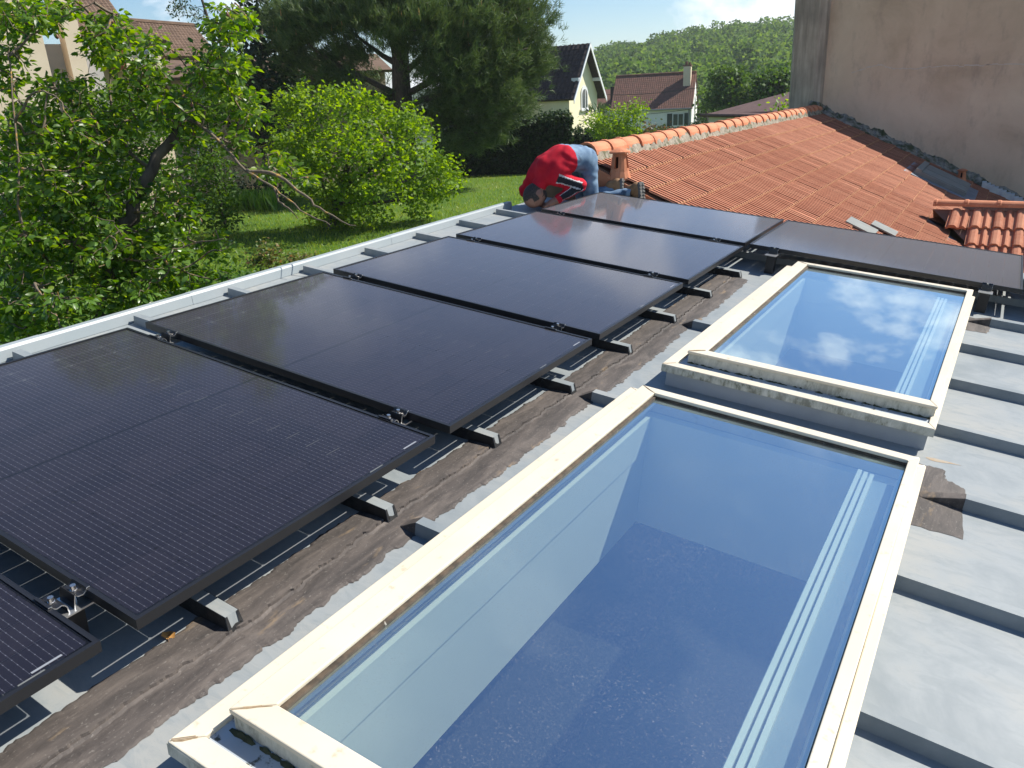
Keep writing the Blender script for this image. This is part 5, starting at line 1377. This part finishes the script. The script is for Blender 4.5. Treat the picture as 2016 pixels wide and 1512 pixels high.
def fbox(m, F, a0, a1, b0, b1, z0, z1, mi=0):
    q = [(a0, b0), (a1, b0), (a1, b1), (a0, b1)]; return m.hexa([F(a, b, z0) for a, b in q], [F(a, b, z1) for a, b in q], mi)
def fslab(m, pts, th=.08, mi=0):
    p = np.array(pts); n = np.cross(p[1] - p[0], p[-1] - p[0]); n /= np.linalg.norm(n)
    if n[2] < 0: n = -n
    return m.hexa(list(p - n * th), list(p), mi)
def courses(par, p0, p1, q0, q1, rows, cols, mat_, name="tile_course", h=.05):
    """courses of tiles on a slope: p0-p1 eave, q0-q1 ridge; each course one part with scalloped tiles"""
    p0, p1, q0, q1 = map(np.array, (p0, p1, q0, q1)); n = np.cross(p1 - p0, q0 - p0); n /= np.linalg.norm(n)
    if n[2] < 0: n = -n
    for r in range(rows):
        a, b = r / rows, (r + 1.12) / rows; m = MB()
        for c in range(cols):
            u0, u1 = c / cols, (c + .93) / cols
            um = (u0 + u1) / 2
            pt_ = lambda u, v, k: (p0 * (1 - u) + p1 * u) * (1 - v) + (q0 * (1 - u) + q1 * u) * v + n * k
            j = rng.normal(0, h * .06)
            m.add([pt_(u0, a, h * .35 + j), pt_(um, a, h + j), pt_(u1, a, h * .35 + j), pt_(u0, min(b, 1), .008), pt_(um, min(b, 1), h * .6), pt_(u1, min(b, 1), .008), pt_(u0, a, 0), pt_(u1, a, 0)],
                  [(0, 1, 4, 3), (1, 2, 5, 4), (6, 7, 2, 1, 0)])
        m.build(name, mat_, par)

# pale yellow house with dark steep roof
D1 = 55.0; c0 = P(1120, 180, D1); zE = c0[2]; g0 = float(gz(c0[0], c0[1])) - .3
view = math.atan2(*(c0 - CAM)[:2][::-1])                  # bearing of the house
F1 = Frame((c0[0], c0[1], g0), view - math.pi / 2 + math.radians(61))   # s runs along the gable front
yh = thing("yellow_house", "pale yellow house with steep dark tiled roof and arched gable window", "house", (c0[0], c0[1], g0))
GW, GL = 4.1, 7.0; eh = zE - g0; rh = eh + 2.95
m = MB(); fbox(m, F1, 0, GW, 0, GL, 0, eh)
m.hexa([F1(0, 0, eh), F1(GW, 0, eh), F1(GW, GL, eh), F1(0, GL, eh)], [F1(GW / 2 - .01, 0, rh - .12), F1(GW / 2 + .01, 0, rh - .12), F1(GW / 2 + .01, GL, rh - .12), F1(GW / 2 - .01, GL, rh - .12)])
m.build("wall", YELW, yh)
ov, sd_ = .55, .35; sl = (rh - eh) / (GW / 2)
rf = MB()
for sgn in (0, 1):
    e_ = -sd_ if sgn == 0 else GW + sd_; ez = eh - sd_ * sl
    fslab(rf, [F1(e_, -ov, ez), F1(GW / 2, -ov, rh), F1(GW / 2, GL + .3, rh), F1(e_, GL + .3, ez)], .12)
ro = rf.build("roof", DARKT, yh)
courses(ro, F1(-sd_, GL, eh - sd_ * sl), F1(-sd_, -ov, eh - sd_ * sl), F1(GW / 2, GL, rh), F1(GW / 2, -ov, rh), 10, 22, DARKT, h=.09)
bg = MB()
for sgn in (0, 1):
    e_ = -sd_ - .02 if sgn == 0 else GW + sd_ + .02; ez = eh - (sd_ + .02) * sl
    bg.hexa([F1(e_, -ov - .05, ez - .26), F1(GW / 2, -ov - .05, rh - .22), F1(GW / 2, -ov, rh - .22), F1(e_, -ov, ez - .26)], [F1(e_, -ov - .05, ez + .02), F1(GW / 2, -ov - .05, rh + .05), F1(GW / 2, -ov, rh + .05), F1(e_, -ov, ez + .02)])
bg.build("bargeboard", GREYTRIM, yh)
for a_, z_ in ((GW - .55, eh + .72), (.55, eh + .72)):
    mm = MB(); fbox(mm, F1, a_ - .18, a_ + .18, -ov, 0, z_ - .12, z_ + .10); mm.build("purlin_end", GREYTRIM, yh)
wz = eh - 1.15
w_ = MB(); arch = [(-.36, 0), (.36, 0), (.36, .85)] + [(.36 * math.cos(t), .85 + .36 * math.sin(t)) for t in np.linspace(.3, math.pi - .3, 7)] + [(-.36, .85)]
def arch_pts(sc, b): return [F1(GW * .52 + x * sc, b, wz + .05 + (z - .6) * sc + .6) for x, z in arch]
mm = MB(); mm.hexa(arch_pts(1.35, -.06), arch_pts(1.35, .0)); wo = mm.build("window", GREYTRIM, yh)
mm = MB(); mm.hexa(arch_pts(1.0, -.075), arch_pts(1.0, -.062)); mm.build("pane", PANE, wo)
mm = MB(); fbox(mm, F1, GW * .52 - .03, GW * .52 + .03, -.10, -.076, wz + .05, wz + 1.2); fbox(mm, F1, GW * .52 - .62, GW * .52 + .62, -.16, -.02, wz - .16, wz - .04); mm.build("mullion", GREYTRIM, wo)
mm = MB(); mm.tube([F1(GW / 2, -.03, eh + 1.45), F1(GW / 2, .02, eh + 1.45)], .20, 14); mm.build("round_plaque", YELW, yh)
dpz = MB(); dpz.tube([F1(-.06, 3.2, 0), F1(-.06, 3.2, eh - .15), F1(-.25, 3.2, eh - .02)], .05, 6); dpz.build("downpipe", M("zinc_pipe", (0.25, 0.26, 0.27)), yh)
# stone annexe on its left with white windows
an = thing("stone_annexe", "low stone house wing with white windows left of the yellow house", "house", tuple(F1.o + F1(-2.6, 3.4, 0)))
Fa = Frame(F1.o + F1(-2.6, 3.4, 0), math.atan2(F1.s[1], F1.s[0]))
mm = MB(); fbox(mm, Fa, 0, 2.55, 0, 5.0, 0, eh - .25); mm.build("wall", STONE, an)
mm = MB(); fslab(mm, [Fa(-.3, -.3, eh - .3), Fa(2.7, -.3, eh - .3), Fa(2.55, 5, eh + 1.1), Fa(-.3, 5, eh + 1.1)], .12); fslab(mm, [Fa(-.32, -.3, eh - .3), Fa(-.32, 5.3, eh - .3), Fa(1.2, 3.6, eh + 1.3), Fa(1.2, 1.6, eh + .5)], .1); mm.build("roof", BROWNT, an)
for a_ in (1.15,):
    mm = MB(); fbox(mm, Fa, a_ - .55, a_ + .55, -.06, .0, eh - 2.0, eh - .45); wo = mm.build("window", GREYTRIM, an)
    mm = MB(); fbox(mm, Fa, a_ - .45, a_ - .02, -.075, -.062, eh - 1.9, eh - .55); mm.build("pane", PANE, wo)
    mm = MB(); fbox(mm, Fa, a_ + .06, a_ + .45, -.075, -.062, eh - 1.9, eh - .55); mm.build("curtain", YELW, wo)
mm = MB(); fbox(mm, Fa, -.06, 0, .5, 1.5, eh - 1.7, eh - .6); wo = mm.build("window", GREYTRIM, an)
mm = MB(); fbox(mm, Fa, -.075, -.062, .6, 1.4, eh - 1.6, eh - .7); mm.build("pane", PANE, wo)

# long white house with old red roof
D2 = 80.0; a0, a1 = P(1206, 214, D2 + 1), P(1362, 209, D2); zE2 = (a0[2] + a1[2]) / 2; g2 = float(gz(a0[0], a0[1])) - .5
F2 = Frame((a0[0], a0[1], g2), math.atan2(a1[1] - a0[1], a1[0] - a0[0])); L2 = float(np.linalg.norm((a1 - a0)[:2])); e2 = zE2 - g2; r2 = P(1300, 146, D2 + 3)[2] - g2; W2 = 6.2
wh = thing("white_house", "long white house with weathered red-brown roof and a chimney at its gable", "house", (a0[0], a0[1], g2))
m = MB(); fbox(m, F2, 0, L2, 0, W2, 0, e2)
m.hexa([F2(0, 0, e2), F2(L2, 0, e2), F2(L2, W2, e2), F2(0, W2, e2)], [F2(.0, W2 / 2 - .01, r2 - .1), F2(L2, W2 / 2 - .01, r2 - .1), F2(L2, W2 / 2 + .01, r2 - .1), F2(.0, W2 / 2 + .01, r2 - .1)])
m.build("wall", WHITR, wh)
rf = MB(); fslab(rf, [F2(-.2, -.35, e2 - .2), F2(L2 + .1, -.35, e2 - .2), F2(L2 + .1, W2 / 2, r2), F2(-.2, W2 / 2, r2)], .12); fslab(rf, [F2(-.2, W2 + .35, e2 - .2), F2(-.2, W2 / 2, r2), F2(L2 + .1, W2 / 2, r2), F2(L2 + .1, W2 + .35, e2 - .2)], .12)
ro = rf.build("roof", OLDRED, wh)
courses(ro, F2(-.2, -.35, e2 - .2), F2(L2 + .1, -.35, e2 - .2), F2(-.2, W2 / 2, r2), F2(L2 + .1, W2 / 2, r2), 18, 40, OLDRED, h=.035)
rt = MB(); rt.tube([F2(-.2, W2 / 2, r2 + .03), F2(L2 + .1, W2 / 2, r2 + .03)], .11, 8); rt.build("ridge", OLDRED, wh)
mm = MB(); fbox(mm, F2, L2 - 1.05, L2 - .35, W2 / 2 - 1.35, W2 / 2 - .45, e2 + 1.4, r2 + .55); ch = mm.build("chimney", CREAMW, wh)
mm = MB(); fbox(mm, F2, L2 - 1.1, L2 - .3, W2 / 2 - 1.4, W2 / 2 - .4, r2 + .55, r2 + .68); mm.tube([F2(L2 - .8, W2 / 2 - .9, r2 + .68), F2(L2 - .8, W2 / 2 - .9, r2 + 1.0)], .14, 8); mm.tube([F2(L2 - .5, W2 / 2 - .9, r2 + .68), F2(L2 - .5, W2 / 2 - .9, r2 + .9)], .12, 8); mm.build("chimney_pot", OLDRED, ch)
wa = float((P(1335, 235, D2) - a0)[:2] @ F2.s[:2]); wz2 = P(1335, 236, D2)[2] - g2
mm = MB(); fbox(mm, F2, wa - .55, wa + .55, -.05, .0, wz2 - .55, wz2 + .6); wo = mm.build("window", GREYTRIM, wh)
for k in (0, 1):
    mm = MB(); fbox(mm, F2, wa - .47 + .5 * k, wa - .05 + .5 * k, -.065, -.052, wz2 - .48, wz2 + .52); mm.build("pane", PANE, wo)
for s_ in (-1, 1):
    mm = MB(); fbox(mm, F2, wa + s_ * .82 - .24, wa + s_ * .82 + .24, -.06, -.01, wz2 - .55, wz2 + .6); mm.build("shutter", GREENSH, wh)
dpz = MB(); dpz.tube([F2(L2 - .25, -.08, 0), F2(L2 - .25, -.08, e2 - .25)], .06, 6); dpz.tube([F2(0, -.40, e2 - .22), F2(L2, -.40, e2 - .22)], .07, 6); dpz.build("gutter", M("zinc_gutter", (0.25, 0.26, 0.27)), wh)
# lower red roofed wing between the two houses
wg = P(1192, 205, 84.0); gw = float(gz(wg[0], wg[1])) - .5
wing = thing("brown_outbuilding", "low building with brown roof and dark chimney between yellow and white houses", "house", (wg[0], wg[1], gw))
Fw = Frame((wg[0], wg[1], gw), math.atan2(F2.s[1], F2.s[0])); zt_ = P(1192, 176, 84)[2] - gw; zb_ = P(1192, 215, 84)[2] - gw
mm = MB(); fbox(mm, Fw, -3, 1.2, 0, 5, 0, zb_); mm.build("wall", WHITR, wing)
mm = MB(); fslab(mm, [Fw(-3, -.2, zb_), Fw(1.3, -.2, zb_), Fw(1.3, 2.5, zt_), Fw(-3, 2.5, zt_)], .12); mm.build("roof", OLDRED, wing)
mm = MB(); fbox(mm, Fw, .55, 1.15, -.2, .6, zb_ - .2, zt_ + .2); mm.build("chimney", DARKT, wing)
# corrugated shed roof near the tall wall
sa, sb_ = P(1396, 224, 40.0), P(1580, 214, 34.0); gs = float(gz(sa[0], sa[1])); zs = P(1396, 227, 40)[2]
shed = thing("corrugated_shed", "pale shed under a dark red corrugated roof beside the tall wall", "shed", (sa[0], sa[1], gs))
Fs = Frame((sa[0], sa[1], gs), math.atan2(sb_[1] - sa[1], sb_[0] - sa[0])); LS = float(np.linalg.norm((sb_ - sa)[:2])) + 1.5
mm = MB(); fbox(mm, Fs, 0, LS, 0, 6.0, 0, zs - gs); mm.build("wall", WHITR, shed)
zr_ = P(1560, 191, 40)[2] - gs
CORR = M("fibre_cement", (0.11, 0.06, 0.05), (0.15, 0.085, 0.07), 3, .85, .2, 30)
p0, p1, q0, q1 = Fs(-.25, -.3, zs - gs), Fs(LS, -.3, zs - gs), Fs(-.05, 5.5, zs - gs + .2), Fs(LS, 5.5, zr_ + 1.6)
rf = MB(); fslab(rf, [p0, p1, q1, q0], .06); ro = rf.build("roof", CORR, shed)
for k in range(14):
    t0 = k / 14; mm = MB(); A_ = p0 * (1 - t0) + q0 * t0; B_ = p1 * (1 - t0) + q1 * t0
    mm.tube([A_ + np.array([0, 0, .02]), B_ + np.array([0, 0, .02])], .075, 6); mm.build("corrugation", CORR, ro)
rt = MB(); rt.tube([q0 + np.array([0, 0, .05]), q1 + np.array([0, 0, .05])], .09, 6)
for k in range(22):
    t0 = (k + .5) / 22; c = q0 * (1 - t0) + q1 * t0; rt.tube([c + np.array([0, 0, .08]), c + np.array([0, 0, .17])], .045, 5)
rt.build("ridge_cap", CORR, shed)
shrub("shed_creeper", "small bright leafy plant peeping over the tile ridge by the tall wall", [(1533, 208, 14, 7, 1.2), (1548, 204, 9, 6, 1.2)], 21.0, .10, BUSHL, 7.0)
# house on the left, mostly behind the pear tree
Dl = 25.0
lh = P(100, 140, Dl); gl = float(gz(lh[0], lh[1]))
ch_ = thing("cream_house", "cream rendered house with brown tiled roof and dormer behind the pear tree", "house", (lh[0], lh[1], gl))
bear = math.atan2(lh[1] - CAM[1], lh[0] - CAM[0]); Fl = Frame((lh[0], lh[1], gl), bear - math.pi / 2 + math.radians(10))
def lz(py, d=Dl, px=200): return P(px, py, d)[2] - gl
def la(px, d=Dl): return float((P(px, 100, d) - lh)[:2] @ Fl.s[:2])
mm = MB(); fbox(mm, Fl, la(-90), 0, 0, 7, 0, lz(-40, Dl, 50)); mm.build("wall", CREAMW, ch_)
mm = MB(); fbox(mm, Fl, .002, 1.5, 1.0, 7, 0, lz(85, Dl + 1)); mm.build("side_wall", M("grey_render", (0.38, 0.37, 0.36), (0.44, 0.42, 0.40), 2, .9), ch_)
mm = MB(); fbox(mm, Fl, .55, .95, .2, .9, 0, lz(-30, Dl)); mm.build("chimney", CREAMW, ch_)
rz0, rz1 = lz(75, Dl + 2), lz(-14, Dl + 5)
rf = MB(); A0, A1, A2, A3 = Fl(.9, 1.0, rz0), Fl(la(262, Dl + 2), 1.0, rz0), Fl(la(222, Dl + 5), 4.2, rz1), Fl(.9, 4.2, rz1)
fslab(rf, [A0, A1, A2, A3], .12); ro = rf.build("roof", BROWNT, ch_); courses(ro, A0, A1, A3, A2, 16, 16, BROWNT, h=.03)
B0, B1, B2, B3 = Fl(la(235, Dl + 3), 2.0, lz(112, Dl + 3)), Fl(la(440, Dl + 3), 2.0, lz(118, Dl + 3)), Fl(la(430, Dl + 4), 4.6, lz(52, Dl + 5.5)), Fl(la(262, Dl + 4), 4.6, lz(42, Dl + 5.5))
rf = MB(); fslab(rf, [B0, B1, B2, B3], .12); ro = rf.build("roof", BROWNT, ch_); courses(ro, B0, B1, B3, B2, 12, 24, BROWNT, h=.03)
rt = MB(); rt.tube([B3, B2], .10, 7); rt.build("ridge", BROWNT, ch_)
mm = MB(); fbox(mm, Fl, la(150), la(320, Dl + 3), 3.0, 8.0, 0, lz(112, Dl + 3)); mm.build("lower_wall", CREAMW, ch_)
d0, d1 = la(252, Dl + 1.2), la(330, Dl + 1.2); dz0, dz1 = lz(135, Dl + 1.2), lz(74, Dl + 1.2)
mm = MB(); fbox(mm, Fl, d0, d1, 1.2, 4.2, dz0, dz1); dm = mm.build("dormer", CREAMW, ch_)
mm = MB(); fbox(mm, Fl, d0 + .35, d1 - .30, 1.15, 1.2, dz0 + .1, dz1 - .28); wo = mm.build("window_frame", GREYTRIM, dm)
mm = MB(); fbox(mm, Fl, d0 + .40, (d0 + d1) / 2, 1.135, 1.148, dz0 + .15, dz1 - .33); fbox(mm, Fl, (d0 + d1) / 2 + .06, d1 - .36, 1.135, 1.148, dz0 + .15, dz1 - .33); mm.build("window_pane", PANE, dm)
mm = MB(); fbox(mm, Fl, d0 - .03, d0 - .001, 1.3, 4.2, dz0, dz1); mm.build("tile_hung_cheek", TERRA, dm)
rf = MB(); e = .18; top = lz(38, Dl + 2.5); E0, E1, E2, E3 = Fl(d0 - e, 1.2 - e, dz1 - .05), Fl(d1 + e, 1.2 - e, dz1 - .05), Fl(d1 - .15, 2.6, top), Fl(d0 + .25, 2.6, top)
fslab(rf, [E0, E1, E2, E3], .10); fslab(rf, [Fl(d0 - e, 4.2, dz1 - .05), E0, E3, Fl(d0 + .25, 4.4, top)], .10); ro = rf.build("dormer_roof", BROWNT, ch_)
courses(ro, E0, E1, E3, E2, 7, 10, BROWNT, h=.03)
# stone house glimpsed between the branches
st = P(430, 300, 39.0); gs_ = float(gz(st[0], st[1])); sh_ = thing("stone_house", "rubble stone house glimpsed between pear branches and round tree", "house", (st[0], st[1], gs_))
Fst = Frame((st[0], st[1], gs_), math.atan2(st[1] - CAM[1], st[0] - CAM[0]) - math.pi / 2)
mm = MB(); fbox(mm, Fst, -3.5, 8.0, 0, 6, 0, P(430, 150, 39)[2] - gs_); mm.build("wall", STONE, sh_)
for a_ in (-.9, 6.2, 8.4):
    mm = MB(); fbox(mm, Fst, a_, a_ + .9, -.05, 0, 1.2, 2.7); wo = mm.build("window", GREYTRIM, sh_); mm = MB(); fbox(mm, Fst, a_ + .1, a_ + .8, -.07, -.052, 1.3, 2.6); mm.build("pane", PANE, wo)
mm = MB(); hz = P(430, 150, 39)[2] - gs_; fslab(mm, [Fst(-3.9, -.4, hz), Fst(8.3, -.4, hz), Fst(8.3, 3.2, hz + .9), Fst(-3.9, 3.2, hz + .9)], .12); mm.build("roof", BROWNT, sh_)

# ------------------------------------------------------------------ trees before the hill, wooded hill, cables
MIDL = leafmat("mid_tree_leaf", [(0.030, 0.070, 0.014), (0.055, 0.11, 0.018), (0.09, 0.155, 0.026), (0.04, 0.085, 0.015)], .3, .6, .2)
def far_tree(label, blobs, dist, leaf, per):
    c = P(blobs[0][0], blobs[0][1], dist); b = np.array([c[0], c[1], float(gz(c[0], c[1]))]); t = tree("broadleaf_tree", label, "tree", b, "trees before the wooded hill")
    limb([b, (b + c) / 2, np.array(c)], .35, .12, BARK, "trunk", t, 7); pts = clumps(blob_pts(blobs, per * 16, dist, PD, 1.2), 16, leaf * 1.2); leaves("crown", rel(t, pts), rng.uniform(leaf * .6, leaf * 1.3, len(pts)), MIDL, t, droop=.2, tmpl='quad', aspect=1.3)
far_tree("broad green tree behind the corrugated shed, closer to the white house", [(1440, 185, 40, 38, 1.0), (1430, 155, 28, 22, 1.0), (1452, 145, 18, 16, 1.0), (1412, 195, 22, 26, 1.0), (1470, 200, 30, 26, 1.0)], 78.0, .34, 3.0)
far_tree("broad green tree behind the corrugated shed, against the tall wall", [(1525, 170, 40, 30, 1.0), (1500, 160, 24, 20, 1.0), (1548, 155, 26, 20, 1.0), (1530, 195, 44, 24, 1.0), (1570, 180, 30, 30, 1.0)], 76.0, .34, 3.0)
far_tree("pale shrubby tree at the white house's gable end", [(1392, 205, 14, 18, 1.0), (1388, 225, 14, 14, 1.0), (1384, 182, 8, 14, .8)], 84.0, .34, 4.0)
# palm beside the yellow house
pm = P(1176, 236, 49.0); pmb = np.array([pm[0], pm[1], float(gz(pm[0], pm[1]))]); palm = thing("palm", "small fan palm between yellow house and bright shrub", "palm", tuple(pmb))
limb([pmb, (pmb + pm) / 2, np.array(pm)], .12, .10, BARK, "trunk", palm, 7)
fd = []; fp = []
for k in range(26):
    a = rng.random() * 6.28; el = rng.uniform(-.2, 1.2); dv = np.array([math.cos(a) * math.cos(el), math.sin(a) * math.cos(el), math.sin(el)]); tip = np.array(pm) + dv * .65
    for j in range(9): fp.append(tip); fd.append(dv + rng.normal(size=3) * .45)
leaves("fronds", rel(palm, fp), .5, leafmat("palm_leaf", [(0.05, 0.09, 0.03), (0.10, 0.14, 0.06)], .25), palm, dirs=np.array(fd), tmpl='blade', aspect=1.6)
# hill
tops = [(700, 150), (900, 130), (1050, 118), (1140, 108), (1200, 96), (1260, 88), (1330, 74), (1400, 62), (1500, 52), (1580, 50), (1750, 40), (2000, 20), (2400, 10)]
hx = np.array([t[0] for t in tops], float); DH = 400.0
bear_ = []; zt2 = []
for x_, y_ in tops:
    p = P(x_, y_ + 38, DH); bear_.append(math.atan2(p[0] - CAM[0], p[1] - CAM[1])); zt2.append(p[2])
bear_ = np.array(bear_); zt2 = np.array(zt2)
def hill_z(b, r):
    t = np.clip((r - 150) / (DH - 150), 0, 1.0); t = t * t * (3 - 2 * t) * .35 + t * .65
    return -6.2 + (np.interp(b, bear_, zt2) + 6.2) * t
bs_ = np.linspace(bear_[0], bear_[-1], 70); rr_ = np.linspace(150, 520, 30); B_, R_2 = np.meshgrid(bs_, rr_, indexing='ij'); HZ = hill_z(B_, R_2)
hv = np.stack([CAM[0] + R_2 * np.sin(B_), CAM[1] + R_2 * np.cos(B_), HZ], -1).reshape(-1, 3); nR = len(rr_)
ii, jj = np.meshgrid(np.arange(len(bs_) - 1), np.arange(nR - 1), indexing='ij'); a_ = (ii * nR + jj).ravel()
hill = link("hill", np_mesh("hill", hv, np.stack([a_, a_ + 1, a_ + nR + 1, a_ + nR], 1), M("hill_undergrowth", (0.02, 0.04, 0.015), (0.035, 0.06, 0.02), .05, 1.0), smooth=True)); hill["kind"] = "structure"
nt = 760; tb = rng.uniform(P_b0 := math.atan2(*(P(1105, 100, 100) - CAM)[:2]), math.atan2(*(P(1600, 100, 100) - CAM)[:2]), nt); trr = 165 + 245 * rng.random(nt) ** .75
tc_ = np.stack([CAM[0] + trr * np.sin(tb), CAM[1] + trr * np.cos(tb), hill_z(tb, trr)], 1); rad = rng.uniform(2.6, 5.6, nt)
pts = []
for k in range(nt):
    n_l = 230; q = rng.normal(size=(n_l, 3)); q /= np.linalg.norm(q, axis=1)[:, None]; q[:, 2] = np.abs(q[:, 2]) * 1.0 - .25; rr3 = rad[k] * (0.86 + .16 * rng.random(n_l)) * (1 + .22 * np.sin(7 * q[:, 0] + k) * np.sin(6 * q[:, 1] + 2 * k))
    pts.append(tc_[k] + np.array([0, 0, rad[k] * (.5 + 1.1 * rng.random())]) + q * rr3[:, None] * np.array([1, 1, .95]))
pts = np.concatenate(pts)
WOODL = leafmat("wood_leaf", [(0.050, 0.100, 0.024), (0.070, 0.130, 0.028), (0.100, 0.165, 0.034), (0.13, 0.195, 0.042)], .35, .8, .15)
wood = leaves("hillside_wood", pts, rng.uniform(.6, 1.35, len(pts)), WOODL, None, droop=.1, tmpl='quad', aspect=1.5, up=.2)
tag(wood, "dense broadleaf wood covering the distant hill", "wood", kind="stuff")
CABM = M("black_cable", (0.02, 0.02, 0.02))
for lab, (x0, y0, x1, y1), d in (("thin black cable crossing the white house's roof", (1176, 186, 1378, 172), 60.0), ("thin black cable crossing the white house's wall under the eave", (1176, 226, 1362, 214), 62.0)):
    A_, B_ = P(x0, y0, d), P(x1, y1, d); t = thing("overhead_cable", lab, "cable", tuple(A_)); pts_ = []
    for k in range(13):
        s_ = k / 12; p = A_ * (1 - s_) + B_ * s_; p[2] -= .35 * 4 * s_ * (1 - s_) * .5; pts_.append(p)
    MB().tube(rel(t, pts_), .018, 5).build("wire", CABM, t)

# ------------------------------------------------------------------ the air
hz_ = MB().box(-1560, 1560, -1560, 1560, -9.5, 75)
hv_ = bpy.data.materials.new("haze"); hv_.use_nodes = True; hn, hl = hv_.node_tree.nodes, hv_.node_tree.links
hn.remove(hn["Principled BSDF"]); pv = hn.new("ShaderNodeVolumePrincipled"); pv.inputs["Color"].default_value = (0.86, 0.92, 1.0, 1); pv.inputs["Density"].default_value = 0.00030; pv.inputs["Anisotropy"].default_value = 0.2
hl.new(pv.outputs[0], hn["Material Output"].inputs["Volume"])
o = hz_.build("haze", hv_); o["kind"] = "stuff"; o["label"] = "thin bluish summer haze in the air"; o["category"] = "haze"
